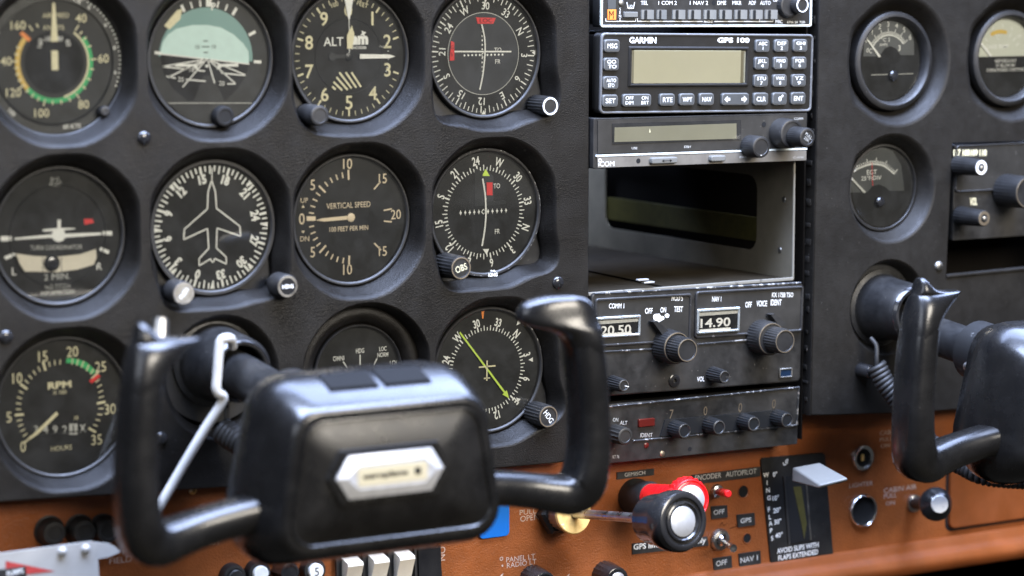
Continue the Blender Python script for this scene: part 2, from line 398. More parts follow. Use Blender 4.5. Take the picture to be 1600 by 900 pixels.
cm = MB(); holes = []
SG = [('s1', 303, 134, 44.5, [(236, 4, 10), (300, 3, 9)]), ('s2', 405.5, 134, 44.5, [(236, 4, 10), (300, 3, 9)]), ('egt', 299, 48.5, 37.5, [(305, 3, 9)])]
for k, x, z, r_, lb in SG:
    rad = outline(x, z, r_, r_, r_, lb); holes.append(ring_pts(x, z, rad)); recess(cm, x, z, rad, 33.5 if r_ > 40 else 29, 13)
rad = outline(0, 0, 33, 33, 33); holes.append(ring_pts(297, -32, rad)); recess(cm, 297, -32, rad, 28, 10)
holes.append([P(*p) for p in ((1488, 223), (1478, 432), (1700, 410), (1700, 217))])
RP = [(233.3, -99.5), (236.1, 194), (600, 194), (600, -112), (330, -106), (250, -101)]
cm.sheet(RP, holes, 0); edge_return(cm, RP, 40)
b0, b1 = P(1478, 432), P(1700, 410)
for a, b in (((b0[0], b0[1]), (b1[0], b1[1])),): cm.tube([(a[0], 0.4, a[1]), (b[0], 0.4, b[1])], 1.6, 10)
rpanel = cm.build('copilot_panel', 'panel_paint', smooth=30); fixn(rpanel)
rpanel['kind'] = 'structure'; rpanel['label'] = 'matt black panel in front of the right seat'
x, z = P(1468, 416, -1); screw(rpanel, x, z, 0, 3.4, 'steel_dull', 20)
# flaked edge of the right panel
em = MB()
for i in range(30):
    z = -90+i*12+random.uniform(-4, 4); xx = 233.3+(z+99)/370*3.2
    em.rbox(xx-1.45, xx-1.0, z-random.uniform(0.8, 3), z+random.uniform(0.8, 3), 2+random.uniform(0, 3), 6+random.uniform(0, 5), 0.2, 0.1, 2)
em.build('edge_wear', 'chip_worn', rpanel)

WY = 24.0
wm = MB()
glx0, glz0 = P(1478, 827, WY)
wm.sheet([(-460, -94), (-460, -206), (640, -206), (640, -94)], [], WY)
lower = wm.build('lower_panel', 'wood'); lower['kind'] = 'structure'; lower['label'] = 'brown leather-grained lower panel'
tm = MB()
prof = [(WY-0.2, -203), (WY-1.8, -203.6), (WY-3.4, -205), (WY-4.4, -208), (WY-6, -210), (WY-9, -212), (WY-11.5, -215.5), (WY-11.5, -220), (WY-8, -224.5), (WY+2, -228), (WY+30, -229)]
tm.loft([[(x, y, z) for y, z in prof] for x in (-460, -200, 100, 300, 640)], False, False)
t = tm.build('trim_roll', 'wood_smooth', lower, smooth=60)
MB().loft([[(x, y, z) for y, z in [(WY+30, -229), (WY+30, -420)]] for x in (-460, 640)], False, False).build('kick_panel', 'dark', lower)

# radio rack: side walls, back and shelves behind the radios
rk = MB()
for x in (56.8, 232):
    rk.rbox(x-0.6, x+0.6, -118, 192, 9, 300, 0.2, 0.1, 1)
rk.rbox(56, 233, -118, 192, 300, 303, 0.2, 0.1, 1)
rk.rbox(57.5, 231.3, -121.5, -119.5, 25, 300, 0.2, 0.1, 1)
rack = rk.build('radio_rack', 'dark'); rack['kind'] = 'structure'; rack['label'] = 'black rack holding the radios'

# ================================================================== gauges
FY = 14.0            # depth of dial faces
def gauge(name, label, x, z, face='face', r=38.0, bez='bezel', brd=1.6, flange=True, cat='gauge', fy=FY, glass=True):
    t = Thing(name, label, cat, x, z)
    if flange: MB().lathe([(53, fy+3.2), (53, fy+1.7), (r-1, fy+1.6)], 8 if False else 48, closed=True).build('flange', 'black', t)
    MB().lathe([(r+brd, fy+3), (r+brd, fy-2.3), (r+brd-0.5, fy-2.9), (r+0.3, fy-2.9), (r-0.5, fy-2.2), (r-0.8, fy-0.1)], 72, closed=True).build('bezel', bez, t)
    MB().disc(r-0.2, fy, 72).build('dial_face', face, t)
    if glass: MB().lathe([(r-0.1, fy-1.9), (r*0.7, fy-2.15), (r*0.35, fy-2.25), (0.3, fy-2.3)], 48).build('glass', 'glass', t)
    return t
PY = FY-0.12         # print lies on the dial
def needle(t, a, r0, r1, w0, w1, y, mat='white', name='pointer', tip=None, th=0.4):
    d = Vector(pol(a, 1)); n = Vector((d.y, -d.x)); pts = [d*r0-n*w0/2, d*r0+n*w0/2]
    if tip is None: pts += [d*r1+n*w1/2, d*r1-n*w1/2]
    else: pts += [d*(r1-tip)+n*w1/2, d*r1, d*(r1-tip)-n*w1/2]
    return MB().prism([tuple(p) for p in pts], y-th, y).build(name, mat, t)

# ---- airspeed
t = gauge('airspeed_indicator', 'airspeed gauge with green and yellow arc, top left corner', X1, Z1, 'black', 41, brd=1.2, cat='airspeed gauge')
MB().lathe([(35.5, FY-0.1), (35.5, FY-0.9), (34.8, FY-1.1), (34.2, FY-0.2)], 64, closed=True).build('inner_ring', 'bezel', t)
MB().disc(34.4, FY-0.15, 64).build('scale_plate', 'face_grey', t)
MB().disc(17.5, FY-0.45, 48).build('hub_disc', 'face', t)
y = FY-0.3
MB().arc(20.2, 23, 52, 228, y).build('green_arc', 'green', t)
MB().arc(19.6, 20.7, 36, 165, y-0.05).build('white_arc', 'cream', t)
MB().arc(20.2, 23, 228, 309, y).build('yellow_arc', 'yellow', t)
MB().tick(311, 18.8, 25.5, 2.3, y-0.1).build('red_line', 'orange', t)
m = MB()
for a, s in ((34, '40'), (87, '60'), (145, '80'), (196, '100'), (236, '120'), (272, '140'), (315, '160')):
    q = pol(a, 29.3); m.text(s, q[0], q[1], 4.8, y, bold=0.006)
for a in (36, 45, 55, 68, 87, 101, 116, 130, 145, 158, 171, 184, 196, 206, 216, 226, 236, 245, 254, 263, 272, 282, 292, 325, 335):
    m.tick(a, 21.5, 25.2 if a in (36, 87, 145, 196, 236, 272, 325) else 23.8, 0.75, y-0.08)
for s, px, py in (('KNOTS', 84, 43), ('AIRSPEED', 87, 24)):
    q = t.L(px, py, FY); m.text(s, q[0], q[1], 2.6, y, bold=0.0)
m.build('numerals', 'cream', t)
m = MB()
for a, s in ((-38, '160'), (-12, '180'), (14, '40'), (38, '60')):
    q = pol(a, 13.5); m.text(s, q[0], q[1], 2.7, FY-0.6, rot=a+(-40 if a < -20 else 40 if a > 20 else 0), bold=0.0)
for i in range(24):
    a = 28+i*3.6; m.tick(a, 38.6, 39.8 if i % 4 else 40.2, 0.7, FY-0.2)
    if i % 6 == 2:
        q = pol(a, 36.9); m.text('0+8642'[i // 6], q[0], q[1], 2.2, FY-0.2)
for s, a, rt in (('80 KTS', 165, 0), ('100', 223, 45), ('TRUE', 20, 25), ('60', 296, -60), ('P', 280, -80)):
    q = pol(a, 37.4); m.text(s, q[0], q[1], 2.6, FY-0.2, rot=rt)
m.build('altitude_ring_print', 'white', t)
needle(t, 0, 11.5, 33, 4.2, 1.4, FY-0.7, 'cream')
MB().rbox(-2, 2, -4.5, 6.5, FY-1.1, FY-0.5, 0.5, 0.1, 2).build('hub_bar', 'cream', t)
knob(t, 27.5, -28, FY-1, FY-6, 3.2, 'black', None, flute=0.3)

# ---- attitude
t = gauge('attitude_indicator', 'artificial horizon with pale teal sky half and white bank marks', X2, Z1, 'face_grey', cat='attitude gauge')
q = lambda px, py: t.L(px, py, FY)
cx, cz = q(322, 92); rs = 29.5
ang = -5.0
def halfdisc(r_, up, y, tilt=6.0, off=0.0, sx=1.0):
    pts = []
    for i in range(41):
        a = (-90+180*i/40 if up else 90+180*i/40)+tilt
        x_, z_ = pol(a, r_); pts.append((cx+x_*sx, cz+off+z_))
    return pts
MB().flat(halfdisc(rs, True, 0, 4), FY-0.10).build('upper_sky', 'sky_teal_dark', t)
sk = MB(); pts = [q(250, 83)]; 
for px, py in ((254, 66), (262, 54), (275, 45), (300, 39), (325, 39), (345, 43), (365, 54), (380, 68), (388, 80), (389, 99)): pts.append(q(px, py))
sk.flat(pts, FY-0.22); sk.build('horizon_ball', 'sky_teal', t)
gd = MB(); pts = [q(250, 84), q(389, 100)]
for px, py in ((384, 118), (372, 137), (352, 158), (294, 158), (270, 138), (256, 115)): pts.append(q(px, py))
gd.flat(pts, FY-0.2).build('ground_half', 'face', t)
ap = MB()
for px, sg in ((321, 0),): ap.flat([q(318, 118), q(331, 118), q(351, 158), q(302, 158)], FY-0.3)
ap.build('lower_shade', 'face_grey', t)
m = MB(); yy = FY-0.35
for a_, b_ in (((320, 93), (253, 104)), ((320, 93), (262, 121)), ((322, 93), (285, 136)), ((324, 93), (335, 130)), ((325, 93), (367, 130)), ((325, 93), (383, 117)), ((320, 94), (300, 108)),
               ((250, 84), (389, 100)), ((253, 104), (292, 108)), ((260, 119), (274, 122)), ((290, 124), (321, 127)), ((355, 131), (368, 131)), ((345, 114), (383, 118)), ((309, 110), (320, 111))):
    m.line(q(*a_), q(*b_), 0.75, yy)
for s, px, py in (('20', 282, 124), ('20', 346, 130), ('10', 299, 109)):
    a_ = q(px, py); m.text(s, a_[0], a_[1], 2.6, yy, rot=5, bold=0)
m.build('ground_lines', 'white', t)
m = MB(); a_ = q(321, 73); m.text('10', a_[0]-5.2, a_[1], 2.2, yy, bold=0.0); m.text('10', a_[0]+5.2, a_[1], 2.2, yy, bold=0.0)
for py, w in ((64, 2.8), (73, 5), (82, 2.8)): a_ = q(321, py); m.line((a_[0]-w/2, a_[1]), (a_[0]+w/2, a_[1]), 0.5, yy)
m.build('pitch_marks', 'face', t)
m = MB()
for a, w, r1 in ((-30, 1.6, 34.5), (-20, 1, 34), (-10, 1, 34), (10, 1, 34), (20, 1, 34), (30, 1.8, 35), (60, 1.8, 35), (90, 1.8, 35)):
    m.tick(a+4, 30.2, r1, w, FY-0.4, cx, cz)
m.line(q(241, 82), q(252, 83.5), 1.6, FY-0.4)
m.tick(2, 30, 36, 1.6, FY-0.4, cx, cz); m.tick(5, 30, 36, 1.6, FY-0.4, cx, cz); m.text('P', *q(333, 10), 4.2, FY-0.4, bold=0.03)
m.build('bank_marks', 'white', t)
m = MB().prism([q(256, 40), q(264, 46), q(281, 30), q(284, 14), q(276, 16)], FY-0.6, FY-0.3); m.build('bank_flag', 'cream', t)
m = MB()
m.prism([q(273, 100), q(305, 100), q(309, 108), q(303, 108), q(301, 104), q(273, 104)], FY-1.2, FY-0.8)
m.prism([q(371, 99), q(340, 100), q(337, 108), q(342, 108), q(345, 104), q(371, 104)], FY-1.2, FY-0.8)
m.lathe([(0.9, FY-0.8), (0.9, FY-1.2)], 16, *q(322, 103)); m.build('miniature_wings', 'white', t)
m = MB(); m.line(q(263, 161), q(394, 161), 0.5, FY-0.4); m.line(q(394, 161), q(402, 152), 0.5, FY-0.4); m.build('mask_edge', 'white_dim', t)
MB().prism([q(264, 162), q(393, 162), q(378, 178), q(356, 190), q(325, 194), q(300, 190), q(278, 178)], FY-0.9, FY-0.1).build('lower_mask', 'face_grey', t)
kx_, kz_ = P(352, 182, 7); knob(t, kx_-X2, kz_-Z1, FY-1, 7, 6.2, 'face', None, flute=0)

# ---- altimeter
t = gauge('altimeter', 'altimeter with cream figures, white pointers and striped window', X3, Z1, 'face', cat='altimeter')
MB().lathe([(22.6, FY-0.05), (22.4, FY-0.3), (22.0, FY-0.05)], 64, closed=True).build('inner_dial_groove', 'black', t)
m = MB()
for k in range(10):
    a = 36*k+0; q_ = pol(a, 27.5 if k not in (1, 4) else 27.5); m.text(str(k), q_[0], q_[1], 8.2, PY, bold=0.012)
for i in range(50):
    a = 7.2*i
    if 70 < a < 110 and i % 5: continue
    m.tick(a, 32.6 if i % 5 else 31.6, 35.5, 0.45 if i % 5 else 1.1, PY)
m.text('100', -9.0, 30.6, 2.6, PY, rot=-18, bold=0.0); m.text('FEET', 9.6, 30.6, 2.6, PY, rot=18, bold=0.0)
m.build('numerals', 'cream', t)
m = MB(); q = lambda px, py: t.L(px, py, FY)
for a_, b_ in (((549, 113), (564, 136)), ((540, 113), (556.5, 137)), ((530, 113), (549, 138)), ((525.5, 120.5), (543, 140.5)), ((521, 128), (534.5, 141)), ((519, 135), (524, 140))): m.line(q(*a_), q(*b_), 1.2, PY-0.05)
m.build('striped_window', 'cream', t)
m = MB(); m.text('ALT', *q(521, 65), 5.2, PY, bold=0.006); m.text('am', *q(562, 63), 5.4, PY, bold=0.06); m.text('ENCODER', *q(561, 74.5), 1.6, PY, bold=0.02)
m.text('x', *q(567.5, 52.5), 2.6, PY, bold=0.08, rot=20)
m.text('1015', *q(601, 86.5), 1.6, PY, bold=0); m.text('IN HG', *q(599, 73), 1.3, PY, rot=6, bold=0)
for i in range(9): m.tick(74+i*5.2, 26.5, 27.3, 0.5, PY)
m.build('dial_print', 'white', t)
MB().lathe([(2.6, FY-0.3), (2.6, FY-0.9), (2, FY-1.2)], 24).build('pointer_hub', 'jade', t)
MB().prism([(-10, -1), (0, -1.2), (0, 1.2), (-10, 1)], FY-0.8, FY-0.5).lathe([(2.4, FY-0.4), (2.4, FY-0.9)], 20, -11, 0).build('counterweight', 'jade', t)
MB().tick(0, 2, 24, 0.5, FY-1.0).flat([(-0.45, 22), (0.45, 22), (3.4, 36), (-3.4, 36)], FY-1.02).build('ten_thousand_foot_pointer', 'white', t)
MB().prism([(-1.7, 4.5), (1.8, 4.5), (3.2, 13.4), (1.6, 18.2), (-1.7, 12.6)], FY-1.5, FY-1.2).build('thousand_foot_pointer', 'cream', t)
needle(t, 91, 6.6, 30.5, 2.8, 2.2, FY-1.5, 'white', 'hundred_foot_pointer', tip=3.6)
kx_, kz_ = P(500, 181, -5); knob(t, kx_-X3, kz_-Z1, FY, -5, 6.3, 'bezel', None, flute=0, taper=0.97)

# ---- VOR indicators and heading indicators
def card(t, off, r_num, h, r0, r1, order, y=PY, mat='white', r2=None, bold=0.02, sq=0.85, tw=0.55, step=5, name='compass_card'):
    m = MB()
    for i, s in enumerate(order):
        q_ = pol(off+30*i, r_num); m.text(s, q_[0], q_[1], h, y, rot=off+30*i, bold=bold, sq=sq)
    n = int(360/step)
    for i in range(n):
        big = (i*step) % 10 == 0; m.tick(off+i*step, r0, r1 if big else (r2 or r0+(r1-r0)*0.62), tw*(1.5 if (i*step) % 30 == 0 else 1), y)
    return m.build(name, mat, t)
HD = ['N', '3', '6', 'E', '12', '15', 'S', '21', '24', 'W', '30', '33']
t = gauge('vor_indicator', 'round course dial with crossed white needles and red LOC flag', X4, Z1, 'face', cat='course dial')
q = lambda px, py: t.L(px, py, FY)
MB().disc(25, FY-0.06, 64).build('inner_dial', 'face_blue', t)
MB().arc(24.9, 25.3, 0, 360, PY, 64).build('dial_line', 'white_dim', t)
card(t, 63, 29.2, 4.6, 36.4, 31.9, HD, r2=33.6, bold=0.008, sq=0.9, tw=0.5)
m = MB()
for i in range(11):
    if i != 5: m.disc(0.65, PY-0.05, 12, -13.5+2.7*i, -0.8); m.tick(0, -13.5+2.7*i-0.5, -13.5+2.7*i+0.5, 0.9, PY-0.05, -0.9)
m.arc(1.0, 1.5, 0, 360, PY-0.06, 24, 0, -0.8)
m.text('TO', 10.2, 2.2, 2.6, PY, bold=0); m.text('FR', 10.2, -5, 2.6, PY, bold=0)
for a in (90, 180): q_ = pol(a, 37.2); d_ = pol(a, 34.6); p_ = Vector((d_[1], -d_[0])).normalized()*1.6; m.flat([(q_[0]+p_.x, q_[1]+p_.y), (q_[0]-p_.x, q_[1]-p_.y), d_], PY-0.05)
m.tick(2, 29, 37, 0.6, PY-0.05)
m.build('deviation_dots', 'white', t)
MB().prism([(-8.2, -2), (8, -2), (8, 2)], FY+0.3, FY+0.4) if False else None
fl = MB(); fl.prism([q(743, 27), q(774, 28), q(770, 37), q(746, 37)], FY-0.6, FY-0.3); f = fl.build('loc_flag', 'red', t)
MB().text('LOC', *q(758.5, 32), 2.3, FY-0.75, bold=0.0, w=9).build('flag_lettering', 'face', f)
fl = MB(); fl.prism([q(704, 64), q(709, 66), q(709, 94), q(702, 95)], FY-0.6, FY-0.3); f = fl.build('gs_flag', 'red', t)
m = MB(); m.text('G', *q(705.5, 74), 2.2, FY-0.75, bold=0); m.text('S', *q(705, 85), 2.2, FY-0.75, bold=0); m.build('flag_lettering', 'face', f)
def curved(t, pts, w, y, mat='white', name='needle'):
    c_ = catmull(pts, 8); MB().poly(c_, w, y).poly(c_, w*0.6, y-0.15).build(name, mat, t)
curved(t, [q(751.5, 38), q(756, 60), q(756.5, 85), q(753, 118), q(748.5, 140)], 1.0, FY-0.9, name='course_needle')
MB().poly([q(709, 80.5), q(798, 80.5)], 0.9, FY-0.8).build('glideslope_needle', 'white', t)
kx_, kz_ = P(860, 166, -4); kb = knob(t, kx_-X4, kz_-Z1, FY, -4, 6.4, 'black', 'white', 0.9, n=40, flute=0.6)

t = gauge('vor_indicator', 'course dial with green triangle, red flag and lettered OBS knob', X4, Z2, 'face', bez='bezel', cat='course dial')
q = lambda px, py: t.L(px, py, FY)
MB().arc(39.15, 39.5, -30, 150, FY-3.0, 60).build('worn_rim', 'bezel_worn', t)
MB().arc(39.0, 39.6, 150, 215, FY-3.0, 40).build('worn_rim', 'bezel_worn', t)
card(t, 110, 32.2, 5.4, 25.8, 29.3, HD, bold=0.02, sq=0.72, tw=0.6)
MB().flat([q(758, 265), q(771, 275), q(771, 316), q(742, 323), q(740, 290)], FY-0.04).build('inner_dial', 'face_blue', t)
m = MB()
for i in range(11):
    if i == 5: continue
    x_ = -16.5+3.25*i; m.flat([(x_-0.55, 0.3), (x_, 2.0), (x_+0.55, 0.3), (x_, -1.4)], PY-0.05); m.line((x_-0.8, 0.3), (x_+0.8, 0.3), 0.5, PY-0.06)
m.poly([(-1.6, 0.3), (-0.2, 1.9), (1.2, 0.3), (-0.2, -1.3)], 0.5, PY-0.05, True)
m.text('TO', *q(776, 290.5), 3, PY, bold=0, sq=0.8); m.text('FR', *q(777, 361.5), 3, PY, bold=0, sq=0.8)
m.flat([q(754, 389), q(764, 389), q(760, 398)], PY-0.1)
m.build('deviation_marks', 'white', t)
MB().flat([q(753, 275), q(765, 275), q(758.5, 264)], PY-0.1).build('course_triangle', 'lime', t)
MB().prism([q(760, 285), q(769, 285), q(769, 305), q(760, 305)], FY-0.5, FY-0.2).build('nav_flag', 'red', t)
MB().prism([q(741, 262), q(754, 268), q(754, 320), q(741, 322)], FY-0.35, FY-0.1).build('shutter_plate', 'jade', t)
MB().prism([q(741, 316), q(790, 313), q(790, 319), q(741, 322)], FY-0.34, FY-0.1).build('shutter_plate', 'jade', t)
curved(t, [q(753, 279), q(757, 305), q(758, 335), q(756, 360), q(752, 384)], 1.1, FY-0.9, name='course_needle')
mk = MB(); mk.text('KING', *q(766.5, 428.5), 2.4, FY-3.05, bold=0.03, w=6.5); mk.flat([q(762, 423), q(763.5, 420.5), q(766, 422.5), q(768, 420.5), q(771, 423.5)], FY-3.05); mk.build('maker_mark', 'white', t)
kx_, kz_ = P(720.5, 419, -9); kb = knob(t, kx_-X4, kz_-Z2, FY, -9, 7.8, 'black', 'gold_ring', 0.5, n=44, flute=0.7, taper=0.94)
MB().text('OBS', kx_-X4, kz_-Z2, 4, -9.1, rot=-17, bold=0.0, sq=0.8).build('knob_lettering', 'cream', kb)

# ---- turn coordinator
t = gauge('turn_coordinator', 'turn gauge with white aeroplane silhouette and slip tube', X1, Z2, 'face', cat='turn gauge')
q = lambda px, py: t.L(px, py, FY)
MB().lathe([(29, FY-0.05), (28.6, FY-0.5), (28.2, FY-0.05)], 64, closed=True).build('dial_ring', 'bezel', t)
m = MB()
m.prism([q(22, 371.5), q(80, 366), q(82, 360), q(86, 358), q(95, 358), q(99, 360), q(101, 365), q(157, 363), q(157, 367), q(101, 371), q(97, 376), q(91, 378), q(85, 376), q(80, 371), q(22, 374.5)], FY-1.0, FY-0.6)
m.prism([q(66, 358.5), q(89, 356), q(89, 343), q(94, 343), q(94, 356), q(116, 356), q(116, 358), q(94, 360), q(89, 361), q(66, 361.5)], FY-1.05, FY-0.62)
m.build('miniature_aeroplane', 'white', t)
m = MB()
for pts in ([(1, 369), (18, 369), (18, 376), (1, 377)], [(160, 361), (175, 361), (175, 368), (160, 367)], [(6, 401), (22, 395), (24, 399), (9, 406)], [(157, 386), (171, 392), (169, 397), (155, 391)]):
    m.flat([q(*p) for p in pts], PY)
m.text('L', *q(22, 424), 4.2, PY, bold=0); m.text('R', *q(155, 416), 4.2, PY, bold=0)
m.build('bank_marks', 'white', t)
m = MB(); m.text('TURN COORDINATOR', *q(88, 386.5), 2.6, PY, bold=0, w=31, rot=2); m.text('2 MIN.', *q(89, 432), 3.6, PY, bold=0, w=15.5)
m.text('NO PITCH', *q(90, 447.5), 2.5, PY, bold=0, w=15); m.text('INFORMATION', *q(90, 457), 2.5, PY, bold=0, w=20); m.text('D.C.\nELEC', *q(87, 284), 5, PY, bold=0, w=7)
m.build('dial_print', 'white_dim', t)
pt = [q(24, 396), q(55, 400), q(90, 401), q(125, 397), q(149, 389)]; pb = [q(150, 402), q(146, 413), q(120, 421), q(88, 425), q(50, 424), q(38, 424), q(30, 412)]
MB().prism(pt+pb, FY-0.9, FY-0.2).build('slip_tube', 'ivory', t)
MB().lathe([(4.8, FY-0.3), (4.8, FY-1.2), (3.6, FY-2.0), (1.5, FY-2.2)], 24, *q(80, 411)).build('slip_ball', 'black_gloss', t)
m = MB(); m.line(q(66, 402), q(66, 424), 0.4, FY-1.0); m.line(q(95, 402), q(95, 424), 0.4, FY-1.0); m.build('tube_wires', 'face', t)
MB().flat([q(131, 342), q(144, 342), q(147, 348), q(132, 351)], PY).build('power_flag', 'red', t)

# ---- directional gyro
t = gauge('heading_indicator', 'gyro compass dial with white aeroplane outline and two push knobs', X2, Z2, 'face', r=37.4, brd=2.4, cat='compass dial')
q = lambda px, py: t.L(px, py, FY)
card(t, 199, 28.5, 5.6, 36, 31.2, ['0', '3', '6', '9', '12', '15', '18', '21', '24', '27', '30', '33'], r2=32.6, bold=0.05, sq=0.85, tw=0.95)
m = MB()
for a in (-45, 45, 90, 135, 180, 225, 270): 
    p0 = Vector(pol(a, 31.5)); p1 = Vector(pol(a, 36)); n_ = Vector((p1.y, -p1.x)).normalized()*1.5; m.flat([tuple(p1+n_), tuple(p1-n_), tuple(p0)], PY-0.05)
m.build('reference_marks', 'white', t)
half = [(329, 283), (324, 300), (323, 326), (287, 358), (286, 374), (323, 357), (325, 388), (310, 404), (310, 415), (328, 404), (330, 409)]
cxp = 330.3
pts = [q(*p) for p in half]; ax = q(cxp, 340)[0]
full = pts+[(2*ax-x_, z_) for x_, z_ in reversed(pts)]
MB().poly(full, 0.85, FY-1.0, True).line(q(330, 283), q(330, 262), 0.6, FY-1.0).build('aeroplane_outline', 'white', t)
for (px, py), lab, rt, mt in (((287, 458.5), 'PUSH', -50, 'red_dim'), ((449.5, 447.5), 'HDG', 0, 'face')):
    kx_, kz_ = P(px, py, -8); lx, lz = kx_-X2, kz_-Z2
    kb = knob(t, lx, lz, 5, -8, 7.2, 'bezel', 'steel', 1.3, flute=0, taper=0.98)
    MB().lathe([(3.2, 16), (3.2, 4.5)], 20, lx, lz).build('knob_stem', 'black', kb)
    m = MB(); m.text(lab, lx, lz, 2.4 if lab == 'HDG' else 2.6, -8.3, rot=rt, bold=0.04, w=7.2 if lab == 'HDG' else 7); m.build('knob_lettering', 'white', kb)
    MB().disc(5.2, -8.05, 24, lx, lz).build('knob_cap', 'steel_dull' if lab == 'PUSH' else 'face', kb)

# ---- vertical speed
t = gauge('vertical_speed_indicator', 'vertical speed gauge with its pale pointer at zero', X3, Z2, 'face', r=38, cat='climb gauge')
q = lambda px, py: t.L(px, py, FY)
m = MB()
for s, px, py, h in (('10', 543, 256, 6.2), ('5', 488.5, 289, 6.2), ('0', 471.5, 342, 6.6), ('5', 488.5, 394, 6.2), ('10', 543, 421, 6.2), ('15', 598, 279, 5.8), ('20', 618.5, 335, 5.8), ('15', 598, 392.5, 5.8)):
    m.text(s, *q(px, py), h, PY, bold=0.0, sq=0.88)
c0 = q(547, 340)
for sg in (1, -1):
    for k, v in enumerate((0, 1, 2, 3, 4, 5, 6, 7, 8, 9, 10)):
        if v == 0: continue
        a = 270+sg*v*8.8; big = v in (5, 10)
        m.tick(a, 22.8 if big else 24.4, 27.8 if not big else 28.8, 1.1 if big else 0.8, PY, *c0)
    m.tick(90-sg*45, 23, 29.4, 0.9, PY, *c0); m.tick(90-sg*8, 23, 28.6, 0.8, PY, *c0)
m.flat([q(479, 338), q(493, 338), q(493, 345), q(479, 345)], PY)
m.text('VERTICAL SPEED', *q(544.5, 320.5), 3.4, PY, bold=0, w=29.5); m.text('100 FEET PER MIN', *q(545, 357), 2.9, PY, bold=0.006, w=26)
m.text('UP', *q(475.5, 313), 2.9, PY, bold=-0.005); m.text('DN', *q(476, 373), 2.9, PY, bold=-0.005)
m.flat([q(471, 324.5), q(476, 324.5), q(473.5, 320)], PY); m.flat([q(471, 360.5), q(476, 360.5), q(473.5, 365)], PY)
m.build('numerals', 'peach', t)
m = MB().prism([q(492, 344), q(502, 341), q(546, 336.5), q(546, 342.5), q(505, 346)], FY-1.1, FY-0.7); m.build('pointer', 'peach', t)
MB().lathe([(2.6, FY-0.5), (2.6, FY-1.3), (2.0, FY-1.6)], 24, *q(547, 339.5)).build('pointer_hub', 'peach', t)

# ---- tachometer
t = gauge('tachometer', 'engine speed gauge with green arc, red line and hour counter', X1, Z3, 'face', r=39, cat='tachometer')
q = lambda px, py: t.L(px, py, FY)
c0 = q(90, 642)
A = lambda v: 227+v*7.25
m = MB()
for v, px, py in ((0, 36, 698), (5, 14, 652), (10, 27, 591), (15, 67, 557), (20, 113, 549.5), (25, 157, 573), (30, 172, 639), (35, 151, 687)):
    m.text(str(v), *q(px, py), 6.0, PY, bold=0.0, sq=0.85)
tp = {0: (44, 686), 5: (30, 648), 10: (37, 604), 15: (69, 572), 20: (111, 567), 25: (148, 587), 30: (158, 629), 35: (144, 672)}
ks = sorted(tp)
for v in range(0, 36):
    a_ = max(k for k in ks if k <= v); b_ = min(k for k in ks if k >= v)
    f_ = 0 if a_ == b_ else (v-a_)/(b_-a_)
    va = Vector(q(*tp[a_]))-Vector(c0); vb = Vector(q(*tp[b_]))-Vector(c0)
    aa = math.degrees(math.atan2(va.x, va.y)); ab = math.degrees(math.atan2(vb.x, vb.y))
    while ab < aa-1: ab += 360
    a = aa+(ab-aa)*f_; r_ = va.length+(vb.length-va.length)*f_
    if 19 <= v <= 24: continue
    m.tick(a, r_-2.6 if v % 5 == 0 else r_-1.4, r_+2.6 if v % 5 == 0 else r_+1.6, 1.2 if v % 5 == 0 else 0.6, PY, *c0)
m.text('RPM', *q(93, 601.5), 4, PY, bold=0.03, w=14); m.text('X 100', *q(93, 613), 2.2, PY, bold=0, w=8); m.text('HOURS', *q(96, 700), 2.8, PY, bold=0, w=12.5); m.text('10', *q(119, 653), 2.2, PY, bold=0)
m.build('numerals', 'cream', t)
m = MB(); pts = [q(102, 564), q(111, 565), q(122, 569), q(133, 575), q(147, 586)]; up = [q(150, 580), q(136, 567), q(124, 562), q(113, 560), q(104, 560)]
pi_ = [q(103, 567), q(112, 567.6), q(122, 570.5), q(132, 576), q(144, 585)]
pts = catmull(pi_, 4)+catmull(up, 4); m.flat(pts, PY-0.05); m.build('green_arc', 'green', t)
m = MB()
for a_, b_ in (((112, 570), (113.5, 559)), ((119.5, 571.5), (122, 561)), ((127, 575), (130.5, 564)), ((134.5, 580), (139, 569.5)), ((141, 585), (146, 576))): m.line(q(*a_), q(*b_), 0.55, PY-0.12)
m.build('arc_ticks', 'cream', t)
MB().flat([q(139, 595), q(153, 584), q(157, 588), q(143, 599)], PY-0.06).build('red_line', 'red', t)
wn = MB(); wn.frame(q(48, 660)[0], q(136, 660)[0], q(90, 678)[1], q(90, 660)[1], 0.8, FY-0.4, FY, 0.4, 0.2, 2); wn.build('counter_window', 'black', t)
m = MB()
for i, s in enumerate('3492'): m.text(s, *q(56+i*15, 671), 4.6, PY-0.05, bold=0.01)
m.text('X', *q(129, 669), 4.6, PY-0.05, bold=0.05, sq=0.7); m.build('counter_digits', 'white_dim', t)
MB().flat([q(108, 662), q(121, 662), q(121, 679), q(108, 679)], PY-0.05).build('tenth_wheel', 'white_dim', t)
MB().text('1', *q(114.5, 670.5), 4.8, PY-0.1, bold=0.02).build('tenth_digit', 'face', t)
m = MB().prism([q(87, 643), q(90, 647), q(57, 679), q(43, 688), q(42, 686), q(53, 676)], FY-1.1, FY-0.7); m.build('pointer', 'cream', t)

